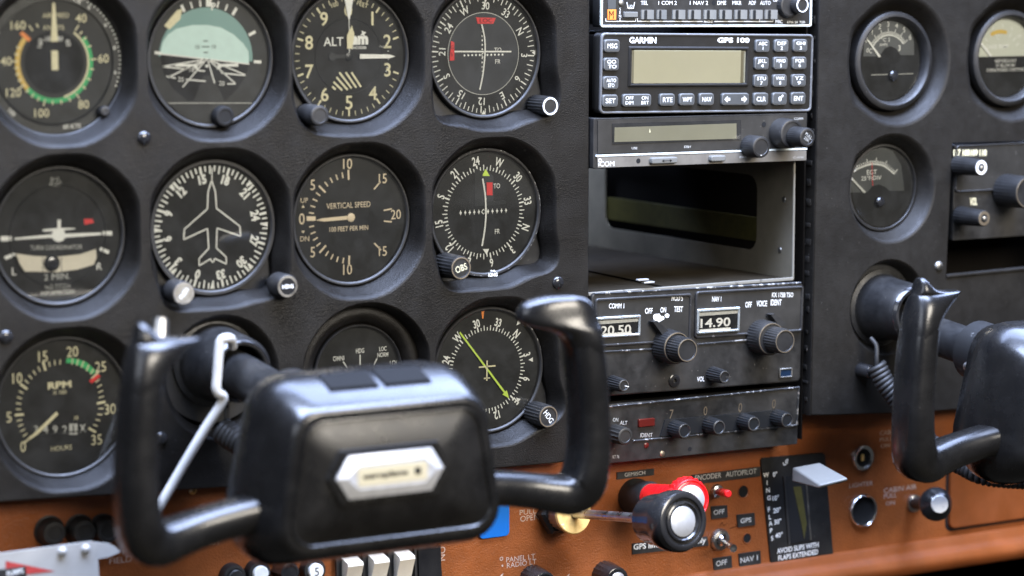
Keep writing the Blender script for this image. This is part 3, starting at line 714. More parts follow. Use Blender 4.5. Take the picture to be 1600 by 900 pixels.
# ---- radio coupler
t = gauge('coupler_selector', 'dark selector dial lettered OMNI, HDG and LOC NORM, half behind the yoke', -101, -47, 'face', r=29, brd=1.0, flange=False, cat='selector dial')
MB().lathe([(44, FY+2.5), (42.5, FY-1.5), (41, FY-4), (38.5, FY-5.5), (35.5, FY-5.5), (33, FY-4), (31, FY-1), (29.5, FY+1)], 72, closed=True).build('outer_ring', 'leather', t)
m = MB(); q = lambda px, py: t.L(px, py, FY)
m.text('OMNI', *q(529, 560), 2.9, PY, bold=0.01, w=7.5); m.text('HDG', *q(562.5, 548), 2.9, PY, bold=0.01, w=5.6); m.text('LOC\nNORM', *q(598, 549.5), 6.4, PY, bold=0.01, w=7.4); m.text('LOC\nREV', *q(616, 571), 6.4, PY, bold=0.01, w=6)
for a_, b_ in (((536, 565), (542, 574)), ((562.5, 554), (562.5, 570)), ((589, 560), (584, 570))): m.line(q(*a_), q(*b_), 0.7, PY)
m.build('dial_print', 'white', t)
knob(t, 0, -6, FY, FY-14, 10, 'black', None, flute=0.5)

# ---- autopilot heading dial
t = gauge('heading_dial', 'heading dial with lime green arrow and lettered HDG knob', -10, -52, 'face', r=38, cat='heading dial')
q = lambda px, py: t.L(px, py, FY)
card(t, 46, 30.2, 5.2, 24.6, 27.8, HD, bold=0.025, sq=0.72, tw=0.6)
m = MB()
for px, py, a in ((809.5, 505, 45), (829.5, 562, 90), (809, 624, 135)):
    p_ = q(px, py); d = Vector(pol(a, 1)); n_ = Vector((d.y, -d.x))*1.5; c_ = Vector(p_); m.flat([tuple(c_+d*1.4+n_), tuple(c_+d*1.4-n_), tuple(c_-d*1.8)], PY)
m.build('index_marks', 'white', t)
m = MB(); a0 = Vector(q(717, 519)); a1 = Vector(q(794, 622)); d = (a1-a0).normalized(); n_ = Vector((-d.y, d.x)); b1 = a1-d*5.2
m.prism([tuple(p) for p in (a0-n_*0.5, b1-n_*0.65, b1-n_*2, a1, b1+n_*2, b1+n_*0.65, a0+n_*0.5)], FY-1.2, FY-0.8); m.build('course_arrow', 'lime', t)
m = MB(); m.line(q(746.5, 573.5), q(772.5, 571), 0.95, FY-1.3); m.line(q(759.5, 563), q(759, 594.5), 0.95, FY-1.3); m.line(q(754.5, 591), q(764, 590), 0.8, FY-1.3); m.build('aeroplane_symbol', 'cream', t)
MB().flat([q(752, 482.5), q(758.5, 482), q(755.8, 489), q(755, 497.5), q(753, 497.5)], PY-0.1).build('heading_bug', 'orange', t)
MB().arc(39.0, 39.4, 20, 75, FY-3.0, 40).build('worn_rim', 'bezel_worn', t)
kx_, kz_ = P(857, 651, -6); kb = knob(t, kx_+10, kz_+52, FY, -6, 7.6, 'black', 'gold_ring', 0.6, n=44, flute=0.7)
MB().text('HDG', kx_+10, kz_+52, 3.6, -6.1, rot=55, bold=0.0, sq=0.8).build('knob_lettering', 'white', kb)

# ---- small gauges on the right panel
def small(name, label, x, z, r=27, tube=True, cat='gauge', face='face'):
    t = Thing(name, label, cat, x, z); fy = 12.0
    MB().lathe([(46, 17), (46, 15), (r, 15)], 48, closed=True).build('flange', 'black', t)
    if tube: MB().lathe([(33.5, 16), (33.5, 8), (33, 5.8), (31.5, 4.6), (29.8, 4.4), (28.6, 5.4), (27.8, 8), (r, fy-0.2)], 64, closed=True).build('bezel', 'bezel', t)
    else: MB().lathe([(r+2.8, 16), (r+2.8, 11.2), (r+2.2, 10.2), (r+1, 10), (r+0.4, 10.6), (r-0.1, fy+0.2)], 64, closed=True).build('bezel', 'bezel', t)
    MB().disc(r, fy, 48).build('dial_face', face, t)
    MB().lathe([(r-0.3, fy-2), (r*0.5, fy-2.3), (0.3, fy-2.4)], 48).build('glass', 'glass', t)
    return t, fy
t, fy = small('suction_gauge', 'small round gauge reading 0 to 6, beside the radios at top', 303, 134, cat='small gauge'); q = lambda px, py: t.L(px, py, fy)
cut = [q(1349, 88), q(1350, 66), q(1356, 47), q(1367, 30), q(1382, 19), q(1398, 17), q(1412, 26), q(1422, 44), q(1428, 66), q(1428, 86), q(1407, 86), q(1400, 76), q(1391, 72), q(1382, 76), q(1374, 88)]
MB().flat(cut, fy-0.1).build('scale_plate', 'plate_grey', t)
c0 = q(1388, 92); m = MB(); yp = fy-0.25
m.arc(15.5, 16.3, -56, 52, yp, 30, *c0)
for i in range(31): m.tick(-56+108*i/30, 16, 20.5 if i % 5 == 0 else 18.5, 0.5, yp, *c0)
for i in range(7): 
    p_ = pol(-56+108*i/6, 23.2, *c0); m.text(str(i), p_[0], p_[1], 3.4, yp, bold=0)
m.text('VAC', *q(1381, 28), 2.4, yp, bold=0); m.text('1 °C 2', *q(1381, 62), 2.6, yp, bold=0, w=10.5); m.text('AMPS', *q(1380, 70), 2, yp, bold=0); m.text('0C', *q(1358, 79), 3, yp, bold=0, rot=10); m.text('3', *q(1405, 75), 3.8, yp, bold=0.02)
m.build('scale_print', 'white', t)
m = MB().prism([q(1353, 62), q(1356, 62), q(1375, 88), q(1372, 90)], fy-0.9, fy-0.5); m.build('pointer', 'white', t)
MB().line(q(1361, 117), q(1427, 115), 0.5, fy-0.2).build('mask_edge', 'white_dim', t)
x_, z_ = q(1393, 118); MB().lathe([(3.6, fy), (3.6, fy-2.8), (2.8, fy-3.8), (1.2, fy-4.1)], 24, x_, z_).build('zero_screw', 'black_gloss', t)

t, fy = small('carburettor_temperature_gauge', 'small gauge with olive scale plate and yellow arc, top right corner', 405.5, 134, cat='small gauge'); q = lambda px, py: t.L(px, py, fy)
MB().flat([q(1529, 89), q(1532, 62), q(1543, 38), q(1558, 24), q(1578, 19), q(1600, 30), q(1612, 55), q(1614, 87)], fy-0.1).build('scale_plate', 'lcd', t)
c0 = q(1558, 100); m = MB(); yp = fy-0.25
c0 = q(1562, 92); 
for i in range(9): m.tick(-58+14.5*i, 17, 20, 0.6, yp, *c0)
for i, s in enumerate(('-3', '0', '3', '5', '10')): p_ = pol(-40+22*i, 23, *c0); m.text(s, p_[0], p_[1], 2.8, yp, bold=0)
m.text('CARB TEMP', *q(1558, 73), 2.8, yp, bold=0.02, w=21); m.text('°C', *q(1558, 58), 3, yp, bold=0)
m.text('KEEP NEEDLE OUT\nOF YELLOW ARC\nDURING POSSIBLE CONDITIONS', *q(1571, 102), 8.5, yp, bold=0, w=34)
m.build('scale_print', 'white', t)
MB().arc(17.5, 20.2, -28, 18, yp-0.05, 20, *c0).build('yellow_arc', 'yellow', t)
MB().prism([q(1529, 67), q(1532, 65), q(1549, 87), q(1546, 89)], fy-0.9, fy-0.5).build('pointer', 'white', t)

t, fy = small('exhaust_gas_gauge', 'small exhaust temperature gauge with thin red line, above the right yoke', 299, 48.5, tube=False, cat='small gauge'); q = lambda px, py: t.L(px, py, fy)
MB().flat([q(1328, 301), q(1330, 275), q(1340, 250), q(1356, 234), q(1376, 228), q(1395, 236), q(1408, 258), q(1413, 298), q(1390, 298), q(1383, 292), q(1373, 288), q(1363, 291), q(1355, 300)], fy-0.1).build('scale_plate', 'button', t)
m = MB(); yp = fy-0.25
top = catmull([q(1327, 275), q(1338, 265), q(1355, 258), q(1368, 256.5), q(1382, 260), q(1397, 272)], 6); m.poly(top, 0.9, yp)
for i, (x_, z_) in enumerate(top):
    f_ = i/(len(top)-1); a = -40+80*f_; m.tick(a, 0, 4.2 if i % 6 == 0 else 2.4, 0.55, yp, x_, z_)
m.text('EGT', *q(1362, 269), 3.2, yp, bold=0, w=8.4); m.text('25°F/DIV', *q(1361, 278), 3, yp, bold=0, w=17)
m.build('scale_print', 'white', t)
MB().poly([q(1362, 254), q(1363, 290)], 0.45, yp-0.1).build('red_line', 'red', t)
MB().prism([q(1327, 278), q(1329, 276), q(1352, 300), q(1349, 302)], fy-0.9, fy-0.5).build('pointer', 'white_dim', t)
x_, z_ = q(1372, 315); MB().lathe([(3.4, fy), (3.4, fy-2.8), (2.6, fy-3.8), (1.2, fy-4.1)], 24, x_, z_).build('zero_screw', 'black_gloss', t)
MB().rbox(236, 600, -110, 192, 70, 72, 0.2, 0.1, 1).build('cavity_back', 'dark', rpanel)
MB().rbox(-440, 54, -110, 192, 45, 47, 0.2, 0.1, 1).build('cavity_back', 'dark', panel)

# ================================================================== radios
def radio(name, label, cat, tl, tr, bl, br, y, r=1.5, b=0.8, mat='radio', depth=170, body=True, back=1.5):
    """a rack unit whose four face corners sit at the given photograph pixels on the plane y"""
    a, b_, c, d = (P(*p, y) for p in (tl, tr, bl, br))
    x = (a[0]+b_[0]+c[0]+d[0])/4; z = (a[1]+b_[1]+c[1]+d[1])/4
    roll = -math.degrees((math.atan2(b_[1]-a[1], b_[0]-a[0])+math.atan2(d[1]-c[1], d[0]-c[0]))/2)
    t = Thing(name, label, cat, x, z, 0, roll)
    w = (math.hypot(b_[0]-a[0], b_[1]-a[1])+math.hypot(d[0]-c[0], d[1]-c[1]))/2; h = ((a[1]+b_[1])-(c[1]+d[1]))/2
    t.w, t.h, t.fy = w/2, h/2, y
    MB().rbox(-w/2, w/2, -h/2, h/2, y, y+9, r, b).build('faceplate', mat, t)
    if body: MB().rbox(-w/2+2, w/2-2, -h/2+1.5, h/2-1.5, y+8.8, y+depth, 0.6, 0.2, 2).build('case', 'dark', t)
    return t
def cr(ox, oy, k): return lambda X, Y: (ox+X/k, oy+Y/k)

# ---- audio selector
t = radio('audio_selector', 'audio selector panel with a row of white rocker switches', 'audio panel', (938, -38), (1268, -36), (939, 42), (1268, 42), 2, 1.2, 0.5, 'black')
c = cr(920, 0, 4.444); q = lambda X, Y, y=2: t.L(*c(X, Y), y)
MB().frame(-t.w, t.w, -t.h, t.h, 1.3, 1.2, 3, 1.4, 0.2).build('white_border', 'trim_white', t)
def label_at(mb, s, X0, X1, Y, h, y, k=4.444, **kw):
    a = q(X0, Y, y); b = q(X1, Y, y); hh = abs(q(X0, Y-h/2, y)[1]-q(X0, Y+h/2, y)[1]); mb.text(s, (a[0]+b[0])/2, (a[1]+b[1])/2, hh, y, w=b[0]-a[0], **kw)
m = MB(); yp = 1.85
for s, a, b in (('TEL', 361, 410), ('1 COM 2', 484, 610), ('1 NAV 2', 702, 828), ('DME', 893, 953), ('MKR', 998, 1060), ('ADF', 1110, 1160), ('AUTO', 1190, 1262)): label_at(m, s, a, b, 20, 27, yp, bold=0.0)
label_at(m, 'MIC', 1297, 1346, 150, 24, yp, bold=0); label_at(m, 'KMA 24  TSO', 1378, 1502, 154, 16, yp, bold=0.0); label_at(m, 'PHONE', 800, 862, 151, 15, yp, bold=0.01); label_at(m, 'OFF', 1280, 1325, 4, 16, yp, bold=0)
for i, ch in enumerate('SENS'): p_ = q(217, 64+i*24, yp); m.text(ch, p_[0], p_[1], 1.7, yp, bold=0.0)
for pts in ([(118, 128), (118, 148), (326, 148), (326, 128)], [(338, 128), (338, 148), (790, 149)], [(872, 149), (1280, 149), (1280, 130)], [(1186, 149), (1186, 135)], [(264, 15), (272, 58), (310, 58), (318, 15)]):
    m.poly([q(X, Y, yp) for X, Y in pts], 0.45, yp)
label_at(m, 'LO', 278, 304, 43, 18, yp, bold=0)
m.build('lettering', 'white', t)
for X0, X1, Y0, Y1 in ((360, 432, 68, 133), (468, 521, 68, 133), (577, 650, 68, 133), (686, 758, 68, 133), (795, 866, 68, 133), (902, 973, 68, 133), (1008, 1080, 68, 133), (1114, 1187, 68, 133), (1218, 1290, 68, 133)):
    a = q(X0, Y1); b = q(X1, Y0); x0, x1, z0, z1 = a[0], b[0], a[1], b[1]; xm = x0+(x1-x0)*0.55
    o = MB().loft([[(x0, 2.1, z0), (x0+0.3, 1.2, z0), (xm, 0.6, z0), (x1, -1.3, z0), (x1, 2.1, z0)], [(x0, 2.1, z1), (x0+0.3, 1.2, z1), (xm, 0.6, z1), (x1, -1.3, z1), (x1, 2.1, z1)]]).build('rocker_switch', 'lever_grey', t, 20)
    MB().flat([(x0+(x1-x0)*0.24, z0+0.2), (x0+(x1-x0)*0.5, z0+0.2), (x0+(x1-x0)*0.5, z1-0.2), (x0+(x1-x0)*0.24, z1-0.2)], 0.45).build('dark_band', 'jade', o)
a = q(238, 120); b = q(332, 82); MB().rbox(a[0], b[0], a[1], b[1], 0.3, 2.2, 0.4, 0.3).build('sensitivity_slider', 'lever_grey', t)
a = q(128, 138); b = q(187, 66); o = MB().rbox(a[0], b[0], a[1], b[1], 1.3, 2.2, 0.2, 0.2).build('marker_lamp', 'orange', t); p_ = q(157, 103, 1.2); MB().text('M', p_[0], p_[1], 5, 1.15, bold=0.0, sq=0.75).build('lamp_letter', 'face', o)
a = q(130, 64); b = q(187, -60); MB().rbox(a[0], b[0], a[1], b[1], 1.4, 2.2, 0.2, 0.2).build('marker_lamp', 'button', t)
p_ = q(224, 20); MB().lathe([(1.9, 2.2), (1.9, 1.4), (1.2, 1)], 16, *p_).build('photocell', 'steel_dull', t)
p_ = q(868, 20); MB().disc(1.6, 1.9, 16, *p_).build('screw_hole', 'hole', t)
p_ = P(1254, 8, -8); lx, lz = t.L(1254, 8, -8); knob(t, lx, lz, 2, -8, 5.6, 'black', 'white', 0.6, flute=0.3)
p_ = t.L(1236, 8, -2); knob(t, p_[0], p_[1], 2, -2, 8.5, 'black', None, flute=0.4)

# ---- GPS
t = radio('gps_navigator', 'satellite navigator with grey keys round a blank beige screen', 'GPS unit', (940, 51), (1271, 54), (936, 178), (1267, 174), -3, 3.2, 0.9, 'gps_body')
c = cr(900, 0, 4.0); q = lambda X, Y, y=-3: t.L(*c(X, Y), y)
MB().frame(-t.w-0.05, t.w+0.05, -t.h-0.05, t.h+0.05, 1.5, -3.7, -2, 3.2, 0.5).build('rim', 'gps_edge', t)
a = q(322, 545); b = q(1080, 292)
MB().frame(a[0], b[0], a[1], b[1], 2.6, -4.2, -2.9, 0.8, 0.9).build('screen_bezel', 'gps_body', t)
MB().rbox(a[0]+1.5, b[0]-1.5, a[1]+1.5, b[1]-1.5, -3.25, -2.8, 0.3, 0.1).build('screen_surround', 'lcd_edge', t)
a = q(356, 522); b = q(1030, 305); MB().rbox(a[0], b[0], a[1], b[1], -3.5, -3, 0.3, 0.1).build('screen', 'lcd', t)
a = q(330, 538); b = q(1065, 297); MB().flat([(a[0]+1.8, a[1]+1.8), (b[0]-1.8, a[1]+1.8), (b[0]-1.8, b[1]-1.8), (a[0]+1.8, b[1]-1.8)], -3.9).build('screen_glass', 'lcd_glass', t)
m = MB(); label_at(m, 'GARMIN', 334, 502, 251, 40, -3.15, bold=0.035); m.build('maker_lettering', 'white', t); m = MB(); label_at(m, 'GPS 100', 884, 1084, 251, 33, -3.15, bold=0.04); m.build('model_lettering', 'white', t)
keys = [('MSG', 176, 275, 246, 328), ('GO\n TO', 173, 270, 360, 442), ('AUTO\nSTO', 169, 267, 476, 560), ('SET', 164, 264, 590, 670), ('OFF      ON\nDIM    BRT', 290, 472, 586, 668), ('RTE', 522, 620, 584, 663), ('WPT', 645, 743, 583, 661), ('NAV', 768, 864, 581, 660),
        ('ARROWS', 910, 1083, 580, 660), ('CLR', 1108, 1203, 578, 660), ('0', 1226, 1320, 577, 658), ('ENT', 1342, 1436, 575, 655)]
for r_, row in enumerate(((('ABC\n1', 'DEF\n2', 'GHI\n3')), ('JKL\n4', 'MNO\n5', 'PQR\n6'), ('STU\n7', 'VWX\n8', 'YZ\n9'))):
    for k, s in enumerate(row):
        keys.append((s, 1121+k*118-r_*5, 1212+k*118-r_*5, 247+r_*109-k, 327+r_*109-k))
for s, X0, X1, Y0, Y1 in keys:
    a = q(X0, Y1, -4.8); b = q(X1, Y0, -4.8); x0, x1, z0, z1 = a[0], b[0], a[1], b[1]
    k = MB().loft([[(x, yy, z) for x, z in rr(x0+d, x1-d, z0+d, z1-d, 1.8-d*0.4)] for d, yy in ((1.0, -5.1), (0.65, -5.0), (0.15, -4.3), (0, -3.6), (0, -2.9))]).build('key', 'button', t)
    MB().frame(x0+0.25, x1-0.25, z0+0.25, z1-0.25, 0.75, -4.95, -4.2, 1.8, 0.2).build('key_rim', 'key_rim', k)
    m = MB(); xc, zc = (x0+x1)/2, (z0+z1)/2
    if s == 'ARROWS':
        for sg in (-1, 1):
            xx = xc+sg*(x1-x0)*0.31; m.flat([(xx+sg*2.3, zc), (xx-sg*0.2, zc+2.2), (xx-sg*0.2, zc+0.9), (xx-sg*2.2, zc+0.9), (xx-sg*2.2, zc-0.9), (xx-sg*0.2, zc-0.9), (xx-sg*0.2, zc-2.2)], -5.2)
    elif 'OFF' in s:
        m.text('OFF\nDIM', xc-(x1-x0)*0.27, zc, 5.2, -5.2, bold=0.0, w=6); m.text('ON\nBRT', xc+(x1-x0)*0.27, zc, 5.2, -5.2, bold=0.0, w=5.6)
    else:
        n = '\n' in s; m.text(s, xc, zc, 5.3 if n else (3 if s != '0' else 3.2), -5.2, bold=0.008, w=(x1-x0)*(0.62 if len(s) > 1 else 0.2))
        if s == '0': m.text('+', xc+1.9, zc+1.9, 1.8, -5.2, bold=0.04)
    m.build('legend', 'white', k)

# ---- small com radio
t = radio('com_radio', 'slim radio with long olive display and beige lower strip', 'radio', (930, 183.5), (1262, 177), (924, 265), (1260, 250), -3, 0.8, 0.5, 'black')
c = cr(920, 170, 4.324); q = lambda X, Y, y=-3.6: t.L(*c(X, Y), y)
def quad(mb, pts, y0, y1): return mb.prism([q(X, Y, y0) for X, Y in pts], y0, y1)
quad(MB(), [(62, 78), (1470, 42), (1472, 262), (1215, 268), (1020, 275), (62, 303)], -3.7, -2.9).build('upper_face', 'radio_grey', t)
quad(MB(), [(50, 312), (1474, 264), (1476, 276), (50, 324)], -4.0, -2.9).build('light_stripe', 'trim_white', t)
quad(MB(), [(58, 328), (1470, 282), (1470, 348), (62, 398)], -3.8, -2.9).build('lower_strip', 'trim_beige', t)
a, b, c_, d = q(155, 100), q(1025, 76), q(1028, 208), q(157, 240)
MB().prism([a, b, c_, d], -3.9, -3.6).build('display_surround', 'black_gloss', t)
MB().prism([q(172, 126), q(995, 98), q(995, 202), (q(170, 224))], -4.1, -3.8).build('display', 'lcd_dark', t)
MB().flat([q(157, 102, -4.4), q(1023, 78, -4.4), q(1026, 207, -4.4), q(159, 238, -4.4)], -4.4).build('display_glass', 'lcd_glass', t)
m = MB(); label_at(m, 'USE', 290, 328, 266, 16, -3.85, bold=0.01, rot=1.5); label_at(m, 'STBY', 643, 692, 257, 16, -3.85, bold=0.01, rot=1.5); label_at(m, 'COMM', 1388, 1448, 67, 16, -3.85, bold=0); m.build('lettering', 'white_dim', t)
m = MB(); label_at(m, 'iCOM', 66, 172, 372, 34, -3.95, bold=0.0, rot=1.5); m.arc(0.8, 1.3, 0, 360, -3.95, 16, *q(76, 350, -3.95)); m.build('maker_lettering', 'white', t); m = MB(); label_at(m, 'OFF', 1018, 1068, 326, 12, -3.95, bold=0); m.build('knob_label', 'white', t); m = MB(); label_at(m, 'IC-A200', 1380, 1452, 328, 12, -3.95, bold=0); m.build('model_lettering', 'white_dim', t)
for X, Y, r_ in ((1182, 106, 1.7), (333, 352, 1.6)): MB().disc(r_, -3.9, 20, *q(X, Y)).build('hole', 'hole', t)
p_ = q(408, 148); MB().flat([(p_[0]-0.4, p_[1]-1.2), (p_[0]+0.8, p_[1]-1.0), (p_[0], p_[1]+1.5)], -4.2).build('display_mark', 'cream', t)
for X0, X1, Y0, Y1, arrow in ((422, 596, 324, 374, True), (822, 922, 314, 358, False)):
    a = q(X0, Y1, -6); b = q(X1, Y0, -6); o = MB().rbox(a[0], b[0], a[1], b[1], -7, -3.6, 1.2, 0.8).build('push_button', 'lever_grey', t)
    if arrow: xm, zm = (a[0]+b[0])/2+1.5, (a[1]+b[1])/2-0.2; MB().line((xm-2.6, zm), (xm+2.6, zm), 0.4, -7.1).flat([(xm-4, zm), (xm-2.2, zm+0.9), (xm-2.2, zm-0.9)], -7.1).flat([(xm+4, zm), (xm+2.2, zm+0.9), (xm+2.2, zm-0.9)], -7.1).build('arrow_print', 'face', o)
p_ = t.L(1190, 230, -17); k = knob(t, p_[0], p_[1], -3, -17, 7.3, 'black', None, flute=0.25, n=60); MB().disc(0.4, -17.1, 10, p_[0]-0.3, p_[1]-5.2).build('index_dot', 'white', k)
p_ = t.L(1238, 209, -16); knob(t, p_[0], p_[1], -3, -16, 9.8, 'black', None, flute=0.25, n=60)
p_ = t.L(1262, 215, -30); k = knob(t, p_[0], p_[1], -16, -30, 6.6, 'black', None, flute=0.25, n=60); MB().text('PULL\n25K', p_[0], p_[1], 4.6, -30.1, rot=35, bold=0, w=6).build('knob_lettering', 'white_dim', k)

# ---- empty radio bay
t = Thing('radio_tray', 'empty metal radio tray, open bay between the radios', 'radio tray', *P(1080, 440, 5))
bz = t.L(1238, 436, 4)[1]; wx = t.L(1239, 350, 4)[0]; x0 = 57.8-t.x
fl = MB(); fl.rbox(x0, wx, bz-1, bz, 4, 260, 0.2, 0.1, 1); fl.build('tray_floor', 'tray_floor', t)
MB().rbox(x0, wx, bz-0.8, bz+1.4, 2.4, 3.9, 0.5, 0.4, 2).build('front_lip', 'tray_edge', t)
# right wall with a rounded lightening hole (built in the y-z plane)
hl = [(y_, z_) for y_, z_ in rr(44, 232, bz+15, bz+66, 10)]
ou = [(4, bz), (290, bz), (290, bz+82), (4, bz+82)]
loops = [[Vector((a, b, 0)) for a, b in l] for l in (ou, hl)]
tr_ = tessellate_polygon(loops); fp = [p for l in loops for p in l]
wm_ = MB()
for dx in (0, 1.2): wm_.add([(wx+dx, p.x, p.y) for p in fp], [tuple(i) for i in tr_])
n_ = len(hl)
wm_.loft([[(wx, a, b) for a, b in hl], [(wx+1.2, a, b) for a, b in hl]], False, False)
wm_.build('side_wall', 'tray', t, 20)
MB().tube([(wx, 3.4, bz), (wx, 3.4, bz+82)], 0.8, 8).build('wall_edge', 'tray_edge', t)
for yy, zz in ((14, bz+52), (18, bz+18)): 
    r_ = []; 
    for k in range(16): a = 2*pi*k/16; r_.append((yy+2.2*math.cos(a), zz+2.2*math.sin(a)))
    o = MB().loft([[(wx-0.1, a, b) for a, b in r_], [(wx-0.7, (a-yy)*0.8+yy, (b-zz)*0.8+zz) for a, b in r_]], False, True).build('rivet', 'steel_dull', t)
MB().tube([(x0+60, 5, bz+0.8), (x0+70, 150, bz+0.6), (x0+72, 258, bz+0.6)], 0.6, 6).build('floor_seam', 'dark', t)
for i, (px, py) in enumerate(((1003, 437), (1012, 441))):
    a = t.L(px, py, 3)
    MB().rbox(a[0]-4, a[0]+4, a[1]-0.5, a[1]+0.6, 0.6, 4, 0.4, 0.3, 2).build('latch_tab', 'aluminium', t)
# painted airframe rib seen through the lightening hole
o = MB().prism([(0, 0), (1, 0), (1, 1)], 0, 1) and MB().loft([[(wx+t.x+3.2, y_, t.z+bz+z_) for y_, z_ in ((36, 21), (36, 37), (236, 37), (236, 21))], [(wx+t.x+5, y_, t.z+bz+z_) for y_, z_ in ((36, 21), (36, 37), (236, 37), (236, 21))]]).build('airframe_rib', 'olive'); tag(o, 'olive painted metal rib glimpsed through the empty bay', 'rib')

# ---- nav/com radio
t = radio('nav_com_radio', 'worn black twin radio with two chrome framed number windows', 'radio', (922, 457), (1253, 443), (924, 623), (1253, 594), 0, 3, 1.0, 'radio')
c = cr(900, 430, 4.0); q = lambda X, Y, y=0: t.L(*c(X, Y), y)
for (a, b, c_, d) in (((95, 150), (715, 108), (716, 420), (130, 440)), ((738, 104), (1412, 62), (1414, 345), (742, 400))):
    A_, B_, C_, D_ = (q(*p) for p in (a, b, c_, d))
    x0, x1 = (A_[0]+D_[0])/2, (B_[0]+C_[0])/2; z1, z0 = (A_[1]+B_[1])/2, (C_[1]+D_[1])/2
    MB().frame(x0, x1, z0, z1, 1.7, -1.6, 0.2, 2.2, 0.5).build('module_frame', 'edge_worn' if False else 'chip_worn', t)
    MB().rbox(x0+1.2, x1-1.2, z0+1.2, z1-1.2, -0.5, 0.3, 1.2, 0.2).build('module_plate', 'radio_grey', t)
x0, x1 = -t.w+1, t.w-1
for (Xa, Ya), (Xb, Yb) in (((140, 480), (560, 458)), ((760, 432), (1100, 402))):
    MB().tube([(q(Xa, Ya)[0], -0.2, q(Xa, Ya)[1]), (q(Xb, Yb)[0], -0.2, q(Xb, Yb)[1])], 0.7, 6).build('trim_line', 'edge_worn', t)
MB().tube([(-t.w+2, 0.3, t.h-0.4), (t.w-2, 0.3, t.h-0.4)], 0.8, 6).build('top_edge_wear_glint', 'edge_worn', t)  # pale strip: painted edge highlight, flecked with worn paint
for X0, Y0, X1, Y1, s, sx0, sx1, sy in ((120, 248, 405, 396, '20.50', 155, 345, 342), (755, 198, 1026, 368, '14.90', 778, 965, 296)):
    a = q(X0, Y1, -2); b = q(X1, Y0, -2); zt = b[1]; x0, x1, z0, z1 = a[0], b[0], a[1], b[1]
    o = MB().frame(x0, x1, z0, z1, 1.7, -2.6, -0.3, 0.8, 0.5).build('window_frame', 'bright_frame', t)
    MB().rbox(x0+1, x1-1, z0+1, z1-1, -0.9, -0.2, 0.2, 0.1, 2).build('window_back', 'black_gloss', o)
    MB().prism([(x0+1.5, z1-4.6), (x1-1.5, z1-4.2), (x1-1.6, z1-2.4), (x0+1.6, z1-2.4)], -1.6, -0.8).build('window_shade', 'white_dim', o)
    d0 = q(sx0, sy, -1.2); d1 = q(sx1, sy, -1.2)
    MB().text(s, (d0[0]+d1[0])/2, (d0[1]+d1[1])/2, 6, -1.2, bold=0.02, w=d1[0]-d0[0]).build('digits', 'white', o)
    MB().flat([(d0[0]-0.5, z0+1.4), (d1[0]+0.3, z0+1.4), (d1[0]+0.3, z0+2.9), (d0[0]-0.5, z0+2.7)], -1.15).build('digit_drum', 'white', o)
    MB().flat([(x0+1, z0+1), (x1-1, z0+1), (x1-1, z1-1), (x0+1, z1-1)], -1.9).build('window_glass', 'glass', o)
yp = -0.65
for s, X0, X1, Y, h, rt in (('COMM 1', 206, 301, 192, 32, 2.5), ('OFF', 432, 478, 223, 36, 2.5), ('ON', 528, 563, 217, 34, 2.5), ('TEST', 613, 668, 212, 36, 2.5), ('MOD 5', 598, 668, 144, 32, 2.5), ('NAV 1', 851, 908, 149, 32, 2.5), ('OFF', 1059, 1098, 184, 36, 2.5), ('VOICE', 1128, 1194, 177, 36, 2.5), ('IDENT', 1217, 1284, 170, 36, 2.5), ('KX 175B TSO', 1225, 1358, 123, 30, 2.5), ('VOL', 757, 802, 649, 30, 1)):
    m = MB(); label_at(m, s, X0, X1, Y, h, yp if s != 'VOL' else -0.1, bold=0.012, rot=rt); m.build('lettering', 'white', t)
m = MB()
for X, Y, rx_, rz_ in ((505, 262, 3.2, 2.8), (530, 268, 2.4, 1.7), (566, 250, 1.9, 1.5), (515, 280, 1.7, 1.3)):
    x_, z_ = q(X, Y); pts = []
    for k in range(12): a = 2*pi*k/12; f_ = random.uniform(0.75, 1.1); pts.append((x_+rx_*f_*math.cos(a), z_+rz_*f_*math.sin(a)))
    m.flat(pts, -0.75-0.02*X/500)
m.build('paint_blob', 'white', t)
for fx, fy_, rb, fx2, fy2, rs_ in ((1058, 543.5, 11, 1073.7, 547.5, 8.3), (1206, 529.5, 11.5, 1230, 534, 8.5)):
    p1 = t.L(fx, fy_, -13); k1 = knob(t, p1[0], p1[1], 0, -13, rb, 'black', 'gold_ring', 0.5, n=72, flute=0.5, name='tuning_knob')
    p2 = t.L(fx2, fy2, -25); k2 = knob(t, (p1[0]+p2[0])/2, (p1[1]+p2[1])/2, -13, -25, rs_, 'black', 'gold_ring', 0.5, n=56, flute=0.5, name='tuning_knob')
p_ = t.L(975, 602.5, -14); knob(t, p_[0], p_[1], 0, -14, 4.9, 'black', 'steel', 0.3, n=36, flute=0.6, taper=0.85, name='volume_knob'); MB().tick(105, 0.5, 3.6, 0.5, -14.3, *p_).build('index_line', 'white', t)
p_ = t.L(1132.5, 589, -14); knob(t, p_[0], p_[1], 0, -14, 5.2, 'black', 'steel', 0.3, n=36, flute=0.6, taper=0.85, name='volume_knob'); MB().tick(92, 0.5, 4.6, 0.4, -14.3, *p_).build('index_line', 'steel', t)
for X, Y, a in ((490, 290, -30), (1225, 245, 5)):
    p_ = q(X, Y, -5); p3 = q(X+70, Y+60, -5); MB().prism([(p_[0]-1.6, p_[1]), (p_[0]+1.6, p_[1]+0.5), (p3[0]+2, p3[1]), (p3[0]-3, p3[1]-2)], -6, -1).build('selector_lever', 'black', t)
p_ = q(612, 660); MB().lathe([(4.2, 0.2), (4.2, -0.8), (3.2, -1.2), (1.4, -1.2), (1.2, 0.5)], 28, *p_).build('jack_socket', 'black_gloss', t)
